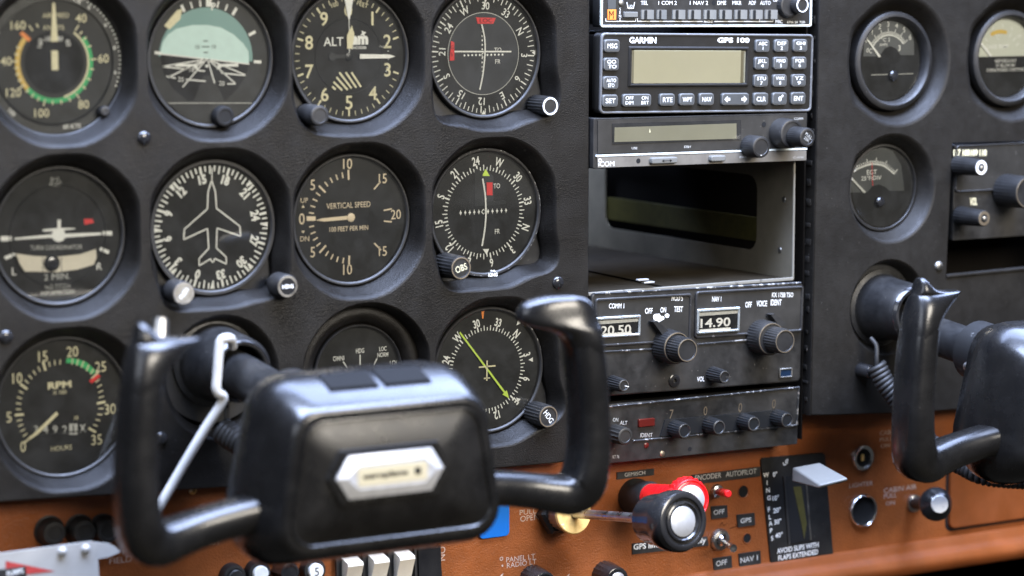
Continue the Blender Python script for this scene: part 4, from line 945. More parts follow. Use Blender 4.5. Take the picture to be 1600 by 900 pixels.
a = q(1266, 642); b = q(1348, 577); o = MB().frame(a[0], b[0], a[1], b[1], 0.9, -1.2, 0.1, 0.4, 0.2, 2).build('indicator_frame', 'steel_dull', t); MB().rbox(a[0]+0.8, b[0]-0.8, a[1]+0.8, b[1]-0.8, -0.6, 0.1, 0.2, 0.1, 2).build('indicator_lens', 'blue_dim', o)

# ---- transponder
t = radio('transponder', 'black transponder reading 7000 with four ringed code knobs', 'transponder', (944, 634), (1249, 604), (944, 724), (1245, 695.5), 1, 0.8, 0.5, 'radio')
c = cr(900, 600, 4.444); q = lambda X, Y, y=1: t.L(*c(X, Y), y)
m = MB()
for pts in ([(225, 158), (1545, 22)], [(1545, 22), (1530, 285)], [(1530, 285), (395, 395)]):
    for i in range(len(pts)-1): m.tube([(q(*pts[i])[0], 0.6, q(*pts[i])[1]), (q(*pts[i+1])[0], 0.6, q(*pts[i+1])[1])], 0.65, 6)
m.build('worn_edge', 'edge_worn', t)
MB().prism([q(620, 250, 0), q(1425, 178, 0), q(1430, 290, 0), q(585, 365, 0)], -0.2, 1.1).build('code_block', 'jade', t)
m = MB()
for s, X, Y in (('7', 663, 210), ('0', 899, 187), ('0', 1141, 163), ('0', 1374, 138)): p_ = q(X, Y, 0.7); m.text(s, p_[0], p_[1], 6, 0.75, bold=0, sq=0.75, rot=4)
m.build('code_digits', 'gold_ring', t)
m = MB()
for s, X0, X1, Y, h, rt in (('ON', 256, 294, 248, 26, 5), ('ALT', 306, 356, 269, 26, 5), ('IDENT', 447, 531, 355, 28, 4)): label_at(m, s, X0, X1, Y, h, 0.8, bold=0.0, rot=rt)
label_at(m, 'KT 76', 255, 300, 505, 22, 0.8, bold=-0.005, rot=4); m.build('lettering', 'white_dim', t)
for fx, fy_ in ((1070, 673.5), (1124, 668), (1178, 662.5), (1230, 656.5)):
    p_ = t.L(fx, fy_, -12); knob(t, p_[0], p_[1], 0, -12, 5.6, 'jade', 'steel', 0.35, n=40, flute=0.4, taper=0.92, name='code_knob')
p_ = t.L(977.5, 682, -13); knob(t, p_[0], p_[1], 1, -13, 6, 'radio_grey', None, n=28, flute=1.0, name='mode_knob')
a = q(434, 300, 0); b = q(545, 235, 0); o = MB().rbox(a[0], b[0], a[1], b[1], -0.8, 1.1, 0.5, 0.4).build('reply_lamp', 'red_dim', t)
for X, Y, r_, mt in ((487, 425, 1.8, 'red_dim'), (598, 484, 1.9, 'gold_ring'), (790, 452, 1.5, 'hole')): MB().lathe([(r_, 1.1), (r_, 0.5), (r_*0.5, 0.1)] if mt != 'hole' else [(r_, 1.1), (r_, 0.9)], 16, *q(X, Y)).build('face_screw' if mt != 'hole' else 'screw_hole', mt, t)

# ---- radio on the right edge
t = radio('navigation_radio', 'grey two knob radio set in the right panel', 'radio', (1491, 227), (1700, 217), (1489, 376), (1700, 362), 2, 1, 0.5, 'radio')
c = cr(1460, 200, 4.09); q = lambda X, Y, y=2: t.L(*c(X, Y), y)
a = q(128, 408); b = (t.w-1, t.h-1); MB().rbox(a[0], b[0], a[1], t.h-0.5, 0.8, 2.3, 2, 0.5).build('upper_plate', 'radio_grey', t)
MB().frame(a[0]-0.3, b[0]+0.3, a[1]-0.3, t.h-0.2, 1.0, 0.2, 2.2, 2.2, 0.3).build('plate_border', 'chip_worn', t)
m = MB()
for s, X in (('117', 145), ('108', 203), ('109', 254), ('110', 311)): p_ = q(X, 158, 0.6); m.text(s, p_[0], p_[1], 4.6, 0.6, bold=0.05, w=6.4)
m.build('band_lettering', 'cream', t); m = MB(); p_ = q(250, 470, 1.8); m.text('VOL', p_[0], p_[1], 5.5, 1.8, bold=0.04, w=6.5); m.build('volume_lettering', 'cream', t)
for X, Y, lb in ((300, 253, 1), (318, 578, 0)):
    p_ = t.L(*c(X, Y), -24); o = knob(t, p_[0], p_[1], 1, -24, 6.6, 'black', 'white' if lb else 'gold_ring', 2.0, n=40, flute=0.4, taper=0.85, name='tuning_knob')
    MB().lathe([(1.6, -23.5), (1.6, -25), (0.8, -25.4)], 16, *p_).build('knob_centre', 'steel_dull', o)
p_ = t.L(1606, 301, -22); knob(t, p_[0], p_[1], 1, -22, 11.5, 'black', 'gold_ring', 0.6, n=60, flute=0.4, name='tuning_knob')

# ================================================================== control yokes
def sweep(mb, path, n=18, sub=5):
    """path: (x, y, z, half width in plane, half depth) swept in the x-z plane"""
    c_ = catmull(path, sub); rings = []
    for i, p in enumerate(c_):
        a = Vector(c_[max(i-1, 0)][:3]); b = Vector(c_[min(i+1, len(c_)-1)][:3]); t_ = (b-a); t_.y = 0; t_.normalize()
        nn = Vector((-t_.z, 0, t_.x)); ring = []
        for k in range(n):
            an = 2*pi*k/n; cs, sn = math.cos(an), math.sin(an); e = 0.66
            u = math.copysign(abs(cs)**e, cs)*p[3]; v = math.copysign(abs(sn)**e, sn)*p[4]
            ring.append((p[0]+nn.x*u, p[1]+v, p[2]+nn.z*u))
        rings.append(ring)
    mb.loft(rings); return mb
def trap(hb, ht, zt, zb, r, y, n=6, bulge=0.0):
    P_ = [(hb, zb), (ht, zt), (-ht, zt), (-hb, zb)]; out = []
    for i in range(4):
        p0 = Vector(P_[i-1]); p1 = Vector(P_[i]); p2 = Vector(P_[(i+1) % 4]); a = (p0-p1).normalized(); b = (p2-p1).normalized()
        half = a.angle(b)/2; d = r/math.tan(half); s0 = p1+a*d; s1 = p1+b*d; cc = p1+(a+b).normalized()*(r/math.sin(half))
        a0 = math.atan2(s0.y-cc.y, s0.x-cc.x); a1 = math.atan2(s1.y-cc.y, s1.x-cc.x); da = (a1-a0+pi) % (2*pi)-pi
        for k in range(n+1): an = a0+da*k/n; out.append((cc.x+r*math.cos(an), y, cc.y+r*math.sin(an)))
    return out
YX, YY, YZ = -198, -185, -63
def make_yoke():
    t = Thing('control_yoke', 'left control yoke, black, with silver hexagonal badge on its hub', 'control yoke', YX, YZ, YY, group='control yokes')
    hub = MB().loft([trap(61, 50, 31.5, -33, 12, -20.6), trap(63.5, 52.5, 34.5, -35.5, 14, -21.2), trap(66, 54.5, 36.6, -38, 15, -20.4), trap(67.5, 55.5, 38.4, -39.6, 16, -18), trap(69.5, 56.5, 41, -41.6, 17, -13), trap(72.5, 58, 44.6, -44.6, 18, -5), trap(76, 59, 48.4, -47.2, 19, 5), trap(78.5, 59.5, 50.4, -48, 21, 14), trap(79, 57.5, 50.4, -46.5, 22, 26), trap(71, 50, 46, -39, 20, 44), trap(54, 37, 34, -28, 16, 52)], True, True)
    hub.v = [(x_+3.2, y_, z_) for x_, y_, z_ in hub.v]
    h = hub.build('hub', 'yoke', t, 50)
    fp = MB().loft([trap(61.2, 50.2, 31.7, -33.2, 12, -20.65), trap(59.6, 48.8, 30.2, -31.8, 11, -20.9), trap(55.5, 45.5, 26.5, -28.6, 10, -22.2), trap(50, 40.5, 21, -24.5, 10, -23.8), trap(43, 34.5, 15, -20, 9, -25.0), trap(33, 27, 9, -15, 8, -25.8)], False, True)
    fp.v = [(x_+3.2, y_, z_) for x_, y_, z_ in fp.v]
    fp.build('hub_cover', 'yoke_matte', h, 50)
    rim = MB().loft([trap(61.4, 50.4, 31.9, -33.4, 12, -21.0), trap(61.2, 50.2, 31.7, -33.2, 12, -21.7), trap(60.4, 49.4, 30.9, -32.4, 11.6, -21.9), trap(59.7, 48.7, 30.2, -31.7, 11.2, -21.2)], False, False)
    rim.v = [(x_+3.2, y_, z_) for x_, y_, z_ in rim.v]
    rim.build('cover_bead', 'yoke', h, 50)
    # badge
    px = [(522.5, 745), (540, 707), (672, 698), (690, 730), (671, 770), (543.5, 782)]
    hx = []
    for p in px: X_, Z_ = P(*p, YY-25); hx.append((X_-YX, Z_-YZ))
    cxx = sum(p[0] for p in hx)/6; czz = sum(p[1] for p in hx)/6
    half_w = (max(p[0] for p in hx)-min(p[0] for p in hx))/2; hh = (max(p[1] for p in hx)-min(p[1] for p in hx))/2*0.86
    hexa = lambda k, kz, y: [(cxx-half_w*k, y, czz), (cxx-half_w*k+half_w*0.23, y, czz+hh*kz), (cxx+half_w*k-half_w*0.23, y, czz+hh*kz), (cxx+half_w*k, y, czz), (cxx+half_w*k-half_w*0.23, y, czz-hh*kz), (cxx-half_w*k+half_w*0.23, y, czz-hh*kz)]
    MB().loft([hexa(1.16, 1.28, -24.6), hexa(1.13, 1.24, -26.6), hexa(1.02, 1.04, -26.4)], True, True).build('badge_mount', 'yoke_matte', h, 20)
    b = MB().loft([hexa(1.0, 1.0, -26.3), hexa(1.0, 1.0, -27.4), hexa(0.84, 0.58, -29.2), hexa(0.80, 0.5, -29.0)], True, True).build('badge', 'silver_paint', t, 20)
    MB().rbox(cxx-half_w*0.64, cxx+half_w*0.66, czz-hh*0.42, czz+hh*0.42, -29.35, -28.9, 1.5, 0.1).build('badge_plate', 'cream_dim', b)
    MB().text('aeroplane', cxx-4, czz, 3.6, -29.45, bold=0.05, w=26).rbox(cxx+13, cxx+16.5, czz-1.5, czz+2, -29.5, -29.4, 0.5, 0.05).build('badge_lettering', 'face', b)
    # two rubber patches on the hub's top
    for x0_, x1_ in ((-26, 3), (6, 34)):
        o = MB().loft([[(x0_, -6.5, 42.8), (x1_, -6.5, 42.8), (x1_, 9, 48.2), (x0_, 9, 48.2)], [(x0_+0.6, -6.5, 45.3), (x1_-0.6, -6.5, 45.3), (x1_-0.6, 8.8, 50.6), (x0_+0.6, 8.8, 50.6)]]).build('top_pad', 'pad', t)
    # arms and grips
    arm = [(-48, 8, -17, 9.6, 12), (-70, 8, -19, 9.4, 11.5), (-92, 8, -22.5, 9.6, 11.5), (-108, 6, -25.6, 10.2, 12.2), (-119, 3.5, -27, 11.2, 13), (-127, 1.5, -22, 11.4, 13.4), (-130.5, 0, -6, 10.2, 13), (-130.5, 0, 16, 9.6, 12.8), (-128.8, 0, 40, 9.6, 12.8), (-126.5, 0, 56, 9.4, 12)]
    head_l = [(50, -137.2, -117.6, 12.6, 0), (56, -136.4, -115.6, 12.8, 0), (61, -135.6, -112.5, 12.8, 1), (65.5, -134.6, -108, 12.6, 2), (69.5, -133.6, -102.5, 12.2, 3.5), (72.5, -132.8, -97, 11.4, 5), (74.6, -132.2, -93.2, 10, 6), (75.8, -131.8, -93.6, 8.6, 6), (76.4, -131.4, -104, 8.4, 4), (77.8, -130.8, -114, 8, 2), (80.5, -130, -119.5, 7, 1), (83.5, -129.4, -123, 5, 0), (85.6, -128.8, -125.5, 2.6, 0)]
    head_r = [(50, -137.2, -117.6, 12.6, 0), (57, -136.6, -115.5, 13, 0), (62, -136, -112, 13.2, 1), (65, -135.6, -105, 13.2, 2.5), (67, -135.2, -97, 12.8, 4), (69, -134.8, -91.5, 12.2, 5), (72, -134, -88.6, 11.4, 5.5), (76, -132.6, -88.8, 10.6, 5.5), (79.5, -130, -91.5, 9.6, 5), (82, -126, -97, 8, 4), (83.4, -120, -104, 5, 3)]
    def head(mb, rows, mir):
        rings = []
        for z_, xa, xb, hd, yc in rows:
            cx_, hw = (xa+xb)/2, (xb-xa)/2; ring = []
            for k in range(28):
                an = 2*pi*k/28; cs, sn = math.cos(an), math.sin(an); e = 0.74
                x_ = cx_+hw*math.copysign(abs(cs)**e, cs); f_ = (x_-xa)/(xb-xa)
                ring.append(((-x_+5) if mir else x_, yc*f_+hd*(1-0.25*f_*f_)*math.copysign(abs(sn)**e, sn), z_))
            rings.append(ring)
        fine = []
        for k in range(28):
            fine.append(catmull([r_[k] for r_ in rings], 3))
        mb.loft([[fine[k][m_] for k in range(28)] for m_ in range(len(fine[0]))])
    for sg in (-1, 1):
        g_ = MB(); sweep(g_, [((-p[0]+5) if sg > 0 else p[0], *p[1:]) for p in arm]); head(g_, head_l if sg < 0 else head_r, sg > 0)
        g = g_.build('grip', 'yoke', t, 50); fixn(g)
        MB().loft([[(sg*-62, 8+16*math.sin(2*pi*k/20), -18+14*math.cos(2*pi*k/20)) for k in range(20)], [(sg*-76, 8+15*math.sin(2*pi*k/20), -19.5+13*math.cos(2*pi*k/20)) for k in range(20)], [(sg*-78, 8+13*math.sin(2*pi*k/20), -19.7+11*math.cos(2*pi*k/20)) for k in range(20)]], False, True).build('arm_collar', 'yoke_matte', t) if False else None
    # shaft and collar
    s0 = Vector((0, 30, 14)); s1 = Vector((1.5, 195, 32))
    fixn(MB().tube([tuple(s0), tuple((s0+s1)/2), tuple(s1)], 12.5, 32).build('shaft', 'black', t))
    d = (s1-s0).normalized(); c0_ = s0+d*32; fixn(MB().tube([tuple(c0_-d*0.5), tuple(c0_), tuple(c0_+d*34), tuple(c0_+d*34.5)], lambda f: 19.5 if 0.1 < f < 0.9 else 18.6, 32).build('shaft_collar', 'collar_worn', t))
    a = c0_+d*20; 
    MB().lathe([(3, a.y+1), (3, a.y-3), (2.2, a.y-4)], 16, a.x-19, a.z-6).build('collar_screw', 'steel', t)
    return t
y1 = make_yoke()
# push button on the left grip
b_ = Thing('dummy', 'x', 'x', 0, 0) if False else None
m = MB().lathe([(5.2, 6), (5.2, 0), (4.6, -3), (3, -4.5)], 20, 0, 0)
def copy_tree(o, parent=None):
    c_ = o.copy(); COL.objects.link(c_); c_.parent = parent
    for ch in list(o.children): copy_tree(ch, c_)
    return c_
y2 = copy_tree(y1.root); y2.location = (297*S, YY*S, (YZ-8)*S)
y2['label'] = 'right control yoke, black, cut off by the right edge of the picture'
m = MB(); pts = [(-112, 12, 74), (-111, 13, 80), (-110, 14, 85)]
m.tube(pts, lambda f: 4.6-1.2*f, 16); fixn(m.build('push_to_talk_button', 'steel', y1)); 
# column bushings on the panel
for x, z, lab in ((X2-1.5, -32, 'tapered black bushing where the left yoke shaft enters the panel'), (297.5, -33, 'tapered black bushing where the right yoke shaft enters the panel')):
    t = Thing('shaft_bushing', lab, 'bushing', x, z, 0, group='shaft bushings')
    MB().lathe([(26, 10), (26, 8.5), (23, 7.5), (21.8, 5), (21, -2), (19.4, -22), (18.4, -27), (16.5, -29), (15, -29), (14, -26)], 56, closed=True).build('sleeve', 'black', t)
    MB().lathe([(36, 11.5), (36, 10.2), (20, 10)], 48, closed=True).build('base_plate', 'black', t)
    if x < 0: MB().lathe([(19.0, -26.2), (18.6, -27.4), (16.8, -29.3), (15.6, -29.2)], 56, closed=True).build('polished_lip', 'black_gloss', t)
    else: MB().lathe([(18.9, -26.6), (18.5, -27.5), (17.2, -29.2), (16.2, -29.2)], 56, closed=True).build('polished_lip', 'black_gloss', t)

# control lock: bent rod hooked over the shaft and the warning flag at its lower end
def W3(px, py, y): a = P(px, py, y); return Vector((a[0], y, a[1]))
t = Thing('control_lock', 'bent white metal lock rod with riveted flag plate bearing a red arrow', 'control lock', *P(345, 560, -45), -45)
o0 = Vector((t.x, -45, t.z))
wp = [(363, 541, -36), (361, 530, -44), (352, 528.5, -50), (345, 533, -50), (342, 550, -50), (339, 590, -50), (338, 607, -50), (342, 615, -50), (348.5, 620, -49), (345, 632, -48), (318, 674, -44), (280, 738, -38), (246, 797, -34), (226, 832, -31), (214, 850, -29)]
pth = [tuple(W3(*p)-o0) for p in wp]
fixn(MB().tube(catmull(pth, 5), 2.75, 14).build('lock_rod', 'rod_white', t))
fq = lambda px, py, y=-30: tuple((W3(px, py, y)-o0)[i] for i in (0, 2))
ply = -30
cor = [fq(-90, 876), fq(143, 845.5), fq(149, 848), fq(151, 854), fq(159, 960), fq(-90, 980)]
fpz = MB().prism(cor, ply+45-0.6, ply+45+0.6).build('flag_plate', 'plate_metal', t)
MB().prism([fq(142, 846.5, -26), fq(170, 849, -26), fq(179, 853, -26), fq(188, 862, -26), fq(170, 870, -26), fq(150, 874, -26)], 18.4, 19.6).build('plate_fold', 'plate_metal', t)
for px, py in ((96.5, 861), (133, 857)): 
    a = fq(px, py); MB().lathe([(2.6, 14.2), (2.6, 13.6), (2.2, 12.6), (1.2, 12)], 18, *a).build('rivet', 'aluminium', fpz)
MB().flat([fq(8, 876), fq(86, 892), fq(40, 897), fq(8, 900)], 14.2).build('red_arrow', 'red_faded', fpz)
MB().prism([fq(-20, 892), fq(39, 884), fq(40, 906), fq(-20, 912)], 13.6, 14.3).build('label_tape', 'tape', fpz)
m = MB(); a = fq(22, 893.5); m.text('PUMPS', a[0], a[1], 3, 13.5, bold=0.02, w=9.5, rot=-5); m.build('tape_lettering', 'white', fpz)

# coiled cords
def coil(pts, r_, turns, wire, n=9):
    c_ = catmull(pts, 24); out = []; N = turns*14
    L_ = [0]
    for i in range(1, len(c_)): L_.append(L_[-1]+(Vector(c_[i])-Vector(c_[i-1])).length)
    up = Vector((0, 0, 1))
    for k in range(N+1):
        s_ = L_[-1]*k/N; i = max(j for j in range(len(L_)) if L_[j] <= s_+1e-9); i = min(i, len(c_)-2)
        f_ = (s_-L_[i])/max(1e-9, L_[i+1]-L_[i]); p = Vector(c_[i]).lerp(Vector(c_[i+1]), f_); tt = (Vector(c_[i+1])-Vector(c_[i])).normalized()
        n1 = tt.cross(Vector((0.3, 1, 0.2))).normalized(); n2 = tt.cross(n1); a = 2*pi*turns*k/N
        out.append(tuple(p+r_*(n1*math.cos(a)+n2*math.sin(a))))
    return out
def cord(label, leads, path, r_, turns, wire):
    o = Vector(path[0]); t = Thing('coiled_cord', label, 'cord', o.x, o.z, o.y, group='coiled yoke cords')
    fixn(MB().tube(coil([tuple(Vector(p)-o) for p in path], r_, turns, wire), wire, 8).build('coil', 'rubber', t, 60))
    if leads: fixn(MB().tube(catmull([tuple(Vector(p)-o) for p in leads], 6), 1.6, 8).build('lead', 'rubber', t, 60))
cord('black coiled cord hanging below the right yoke shaft', [W3(1360, 528, -10), W3(1369, 540, -14), W3(1370, 560, -16), W3(1370, 572, -16)], [W3(1370, 572, -16), W3(1382, 597, -20), W3(1402, 625, -26), W3(1432, 672, -34), W3(1470, 706, -46), W3(1505, 728, -62), W3(1545, 744, -78), W3(1630, 750, -92)], 5.2, 46, 1.9)
cord('black coiled cord behind the left yoke hub', [W3(352, 625, -12), W3(354, 640, -12), W3(353, 668, -14)], [W3(348, 672, -14), W3(364, 684, -20), W3(392, 700, -30), W3(440, 720, -45)], 6, 14, 2.2)

# ================================================================== things on the lower panel
def onwood(name, label, cat, px, py, y=WY, **kw): return Thing(name, label, cat, *P(px, py, y), y, **kw)
# black knobs, upper left
for px, py, lab in ((84, 831, 'left of two black fuse caps above the flag plate'), (131, 829, 'right of two black fuse caps above the flag plate, ringed face'), (168, 828, 'black fuse cap half hidden by the left yoke grip')):
    t = onwood('fuse_holder', lab, 'fuse cap', px-8, py-2, group='upper fuse caps')
    MB().lathe([(8.4, 0), (8.4, -2), (7.6, -3), (7.2, -8), (6.4, -9.4), (4.6, -9.6), (4.3, -9), (2, -9)], 32).build('cap', 'black', t); MB().lathe([(9, 0), (9, -1.2), (8, -1.5)], 32).build('base_ring', 'bezel', t)
# bottom row of breakers
for px, py, s, lab in ((372, 903, '', 'leftmost black breaker button under the yoke hub'), (411, 897, '', 'black breaker button with pale centre under the yoke hub'), (497, 893, '5', 'black knurled breaker button marked 5')):
    t = onwood('breaker_button', lab, 'breaker', px-12, py-4, group='breaker buttons')
    MB().lathe([(7.8, 0), (7.8, -1), (7.6, -5.5), (7.0, -6.4), (5.6, -6.6), (5.3, -6)], 56, 0, 0, 0.45, (1, 2)).build('collar', 'black', t)
    c_ = MB().lathe([(4.9, -5), (4.9, -8.2), (4.4, -8.7)], 32).build('push_face', 'white' if s or px == 411 else 'black', t)
    if s: MB().text(s, 0, 0, 5, -8.8, bold=0.0).build('rating', 'face', c_)
t = onwood('fuse_holder', 'ribbed black knob between the breaker buttons', 'knob', 441, 890); knob(t, 0, 0, 0, -11, 8, 'black_gloss', None, n=16, flute=1.2, taper=0.8)
# rocker switches
base = onwood('switch_bank', 'black switch housing holding ivory rockers, below the yoke hub', 'switch bank', 610, 905)
a = base.L(523, 868, WY); b = base.L(690, 960, WY); z1 = base.L(610, 852, WY)[1]
MB().prism([base.L(523, 866, WY), base.L(684, 850, WY), base.L(694, 960, WY), base.L(530, 960, WY)], -2.0, 0).build('housing', 'black', base)
for px, py in ((524, 866), (565, 863), (605, 858), (646, 852)):
    a = base.L(px, py, WY-2); MB().prism([(a[0]-0.6, a[1]), (a[0]+0.6, a[1]), (a[0]+1.4, a[1]-40), (a[0]+0.2, a[1]-40)], -4.4, -1.9).build('divider', 'chip_worn', base)
a = base.L(652, 858, WY-2); b = base.L(687, 850, WY-2); MB().prism([a, b, (b[0]+1, b[1]-40), (a[0]+1, a[1]-40)], -3.4, -1.8).build('blank_plate', 'black_gloss', base)
for i, (px, py) in enumerate(((533, 872), (574, 867), (614, 862))):
    t = onwood('rocker_switch', ('left', 'middle', 'right')[i]+' ivory rocker switch of the three below the yoke', 'switch', px, py, WY-2, group='ivory rocker switches')
    MB().loft([[(x_, y_, z_) for y_, z_ in ((2.1, 0.5), (-8, -2.2), (-8.6, -4), (-3.2, -17), (-3, -19), (-6.5, -34), (2.1, -35))] for x_ in (0.4, 11)]).build('rocker', 'ivory', t, 20)
# lettering on the lower panel (print)
m = MB(); T_ = Thing('panel_lettering', 'x', 'x', *P(700, 850, WY), WY) if False else None
class _W(Thing):
    def __init__(s): s.x = s.z = 0.0; s.y = 0.0; s.roll = 0.0
wt = _W(); yp = WY-0.15
for s, x0_, x1_, py, h, py1 in (('FIELD', 171, 206, 877, 9, 873), ('ALT', 172, 196, 865, 6, 862), ('HT', 279, 292, 865, 8, 864), ('INST', 318, 345, 850, 8, 847), ('OPEN', 813, 842, 811, 9, 807), ('PULL', 812, 838, 801, 8, 798), ('PANEL LT', 791, 836, 875, 8, 869), ('RADIO LT', 792, 838, 884, 8, 877),
                                ('LIGHTER', 1327, 1364, 759, 7, 755), ('CABIN', 1375, 1400, 677, 7, 674), ('PULL', 1375, 1395, 687, 6, 685), ('ON', 1376, 1390, 697, 6, 695.5), ('CABIN AIR', 1381, 1432, 767, 8, 760), ('PULL', 1381, 1401, 776, 7, 773), ('ON', 1384, 1398, 787, 6, 785)):
    wt.txt(m, s, x0_, x1_, py, h, yp, py1, bold=0.0)
a = P(691, 865, yp); m.text('ON', a[0], a[1], 8.5, yp, rot=90, bold=0.0, w=8.5) if False else m.text('ON', a[0], a[1], 4.2, yp, rot=92, bold=0.0)
a = P(783.5, 873, yp); m.arc(0.8, 1.3, 0, 360, yp, 20, *a); a = P(785, 884, yp); m.disc(0.7, yp, 12, *a)
a = [P(*p, yp) for p in ((781, 900), (787, 895), (784, 903))]; m.flat(a, yp); a = [P(*p, yp) for p in ((884, 902), (890, 896), (888, 903))]; m.flat(a, yp)
m.build('panel_lettering', 'white_faded', lower)
# blue sticker
t = onwood('blue_sticker', 'bright blue plastic plate half hidden behind the yoke hub', 'plate', 772, 815)
a = t.L(749, 843, WY-2); b = t.L(796, 772, WY-2); MB().rbox(a[0], b[0], a[1], b[1], -2.2, 0, 3, 0.5).build('plate', 'blue', t)
# throttle: friction nut, brass disc, rod and knob
t = onwood('throttle', 'black push-pull knob with silver centre on a steel rod', 'throttle', 868, 800)
o0 = Vector((t.x, t.y, t.z)); kc = W3(1069, 815, -108)-o0; bc = Vector((0, 0, 0)); ax = (kc-bc).normalized()
def along(path_r, mat, name, parent, n=40, origin=bc, flute=0, fl=()):
    q1 = Vector((0, -1, 0)).rotation_difference(ax); m = MB(); tmp = MB().lathe([(r_, -d_) for r_, d_ in path_r], n, 0, 0, flute, fl)
    m.add([tuple(q1 @ Vector(v)+origin) for v in tmp.v], tmp.f); return fixn(m.build(name, mat, parent))
Lk = kc.length
along([(15, 0), (15, 5), (13, 7), (12, 7)], 'black', 'base_nut', t, 6)
along([(11.5, 6), (11.5, 17), (11, 18)], 'steel_dull', 'friction_lock', t, 48, flute=0.5, fl=(0, 1))
along([(13.2, 18), (13.2, 20.5), (12.6, 21), (4, 21)], 'brass', 'brass_disc', t, 48)
along([(3.1, 5), (3.1, Lk-12)], 'steel', 'rod', t, 20)
along([(7, Lk-37), (11, Lk-36), (14.5, Lk-33), (15.6, Lk-28), (16.2, Lk-20), (18.0, Lk-15), (18.9, Lk-8), (18.6, Lk-3), (17.4, Lk-0.6), (15.8, Lk), (14.4, Lk-0.2), (13.8, Lk-1.4), (12.6, Lk-1.6), (12.2, Lk-0.5), (11.2, Lk-0.2), (10.2, Lk-1.2), (9, Lk-1.4)], 'black_gloss', 'knob', t, 56)
along([(9.2, Lk-2), (9.2, Lk-0.9), (8.9, Lk-0.7)], 'aluminium', 'knob_insert', t, 40)
# mixture
t = onwood('mixture_control', 'red scalloped knob with silver centre behind the black throttle', 'mixture knob', 990, 776)
o0 = Vector((t.x, t.y, t.z)); kc = W3(1081, 781, -50)-o0; ax = (kc-bc).normalized(); Lk = kc.length
along([(12, 0), (12, 5), (10.5, 8), (10.5, 22), (9.5, 24)], 'black', 'sleeve', t, 40)
along([(9, 20), (9, Lk-16), (9.4, Lk-13), (11, Lk-11.5), (13.2, Lk-11), (14.6, Lk-9), (14.8, Lk-5), (14.2, Lk-3), (13.4, Lk-3.2), (13.0, Lk-1), (12.2, Lk-0.6), (11.4, Lk-1.4), (10.6, Lk-1.2), (10, Lk-0.2), (9, Lk)], 'red_gloss', 'knob', t, 48, flute=0.9, fl=(4, 5, 6, 7))
along([(9.2, Lk-0.3), (9.2, Lk+0.2), (8.9, Lk+0.4)], 'aluminium', 'knob_insert', t, 40)
# engraved labels
def plaque(label, pts, s, sq_, mat='tape', tm='white_dim', bold=0.0, y=0.9, name='label_plate'):
    cx_ = sum(p[0] for p in pts)/4; cy_ = sum(p[1] for p in pts)/4
    t = onwood(name, label, 'label', cx_, cy_, group='black labels on the lower panel')
    o = MB().prism([t.L(*p, WY) for p in pts], -y, 0).build('plate', mat, t)
    (x0_, yy0), (x1_, yy1), h = sq_; m = MB()
    a = t.L(x0_, yy0, WY-y-0.1); b = t.L(x1_, yy1, WY-y-0.1); hh = h/2.4
    m.text(s, (a[0]+b[0])/2, (a[1]+b[1])/2, hh, -y-0.1, w=math.hypot(b[0]-a[0], b[1]-a[1]), rot=-math.degrees(math.atan2(b[1]-a[1], b[0]-a[0])), bold=bold); m.build('lettering', tm, t); return t
plaque('black label reading GEMISCH above the red knob', [(963, 738), (1021, 732), (1021, 742), (963, 749)], 'GEMISCH', ((976, 742), (1008, 738.5), 6))
plaque('long black label reading ENCODER AUTOPILOT', [(1080, 742), (1187, 729), (1187, 744), (1082, 757)], 'ENCODER   AUTOPILOT', ((1086, 747), (1182, 736), 8.5))
plaque('black OFF label under the red toggle', [(1110, 791), (1135, 789), (1136, 808), (1111, 811)], 'OFF', ((1115, 801), (1132, 799), 8), bold=0.01)
plaque('small square black label reading GPS', [(1150, 804), (1178, 801), (1179, 820), (1152, 824)], 'GPS', ((1157, 814), (1174, 812), 8), bold=0.02)
plaque('black OFF label under the large chrome toggle', [(1113, 872), (1142, 868), (1143, 888), (1115, 891)], 'OFF', ((1119, 881), (1136, 878), 9), bold=0.01)
plaque('black NAV 1 label beside the flap placard', [(1153, 865), (1187, 860), (1188, 881), (1155, 885)], 'NAV 1', ((1157, 876), (1184, 871), 9), bold=0.01)
plaque('black strip reading GPS limited to VFR only, behind the throttle knob', [(987, 849), (1104, 838), (1106, 852), (987, 866)], 'GPS limited to VFR only', ((990, 856), (1103, 845), 12), bold=0.02, tm='white')
# toggles and empty holes
def toggle(label, px, py, rn, bat, tip, y1, mat):
    t = onwood('toggle_switch', label, 'toggle switch', px, py)
    MB().lathe([(rn, 0), (rn, -1), (rn*0.86, -2.6), (rn*0.6, -3.2), (rn*0.55, -1.5)], 36).build('nut', 'steel', t)
    o0_ = Vector((t.x, t.y, t.z)); e = W3(*tip, y1)-o0_
    MB().lathe([(rn*0.5, -1.5), (rn*0.48, -3.5), (rn*0.3, -4.8)], 24).build('ball', 'chrome', t)
    fixn(MB().tube([(0, -3, 0), tuple(e*0.5+Vector((0, -1.5, 0))), tuple(e*0.9), tuple(e*0.97), tuple(e)], bat, 16).build('lever', mat, t))
toggle('small toggle switch with a red sleeve', 1119, 767, 4.8, lambda f: 2.6 if f < 0.9 else 1.8, (1138, 772), -4, 'red_gloss')
toggle('large chrome toggle switch pointing down', 1124, 843, 7.6, lambda f: 1.9+1.3*f if f < 0.9 else 2.4, (1146, 857), -8, 'chrome')
for px, py, r_, lab in ((1161, 768, 4.0, 'empty round switch hole below the autopilot label'), (1167, 841, 3.2, 'empty round switch hole beside the chrome toggle')):
    t = onwood('switch_hole', lab, 'hole', px, py, group='empty switch holes'); MB().disc(r_, -0.2, 28).build('opening', 'hole', t); MB().lathe([(r_+0.5, 0), (r_+0.3, -0.5), (r_-0.1, -0.3)], 28, closed=True).build('rim', 'wood_smooth', t)
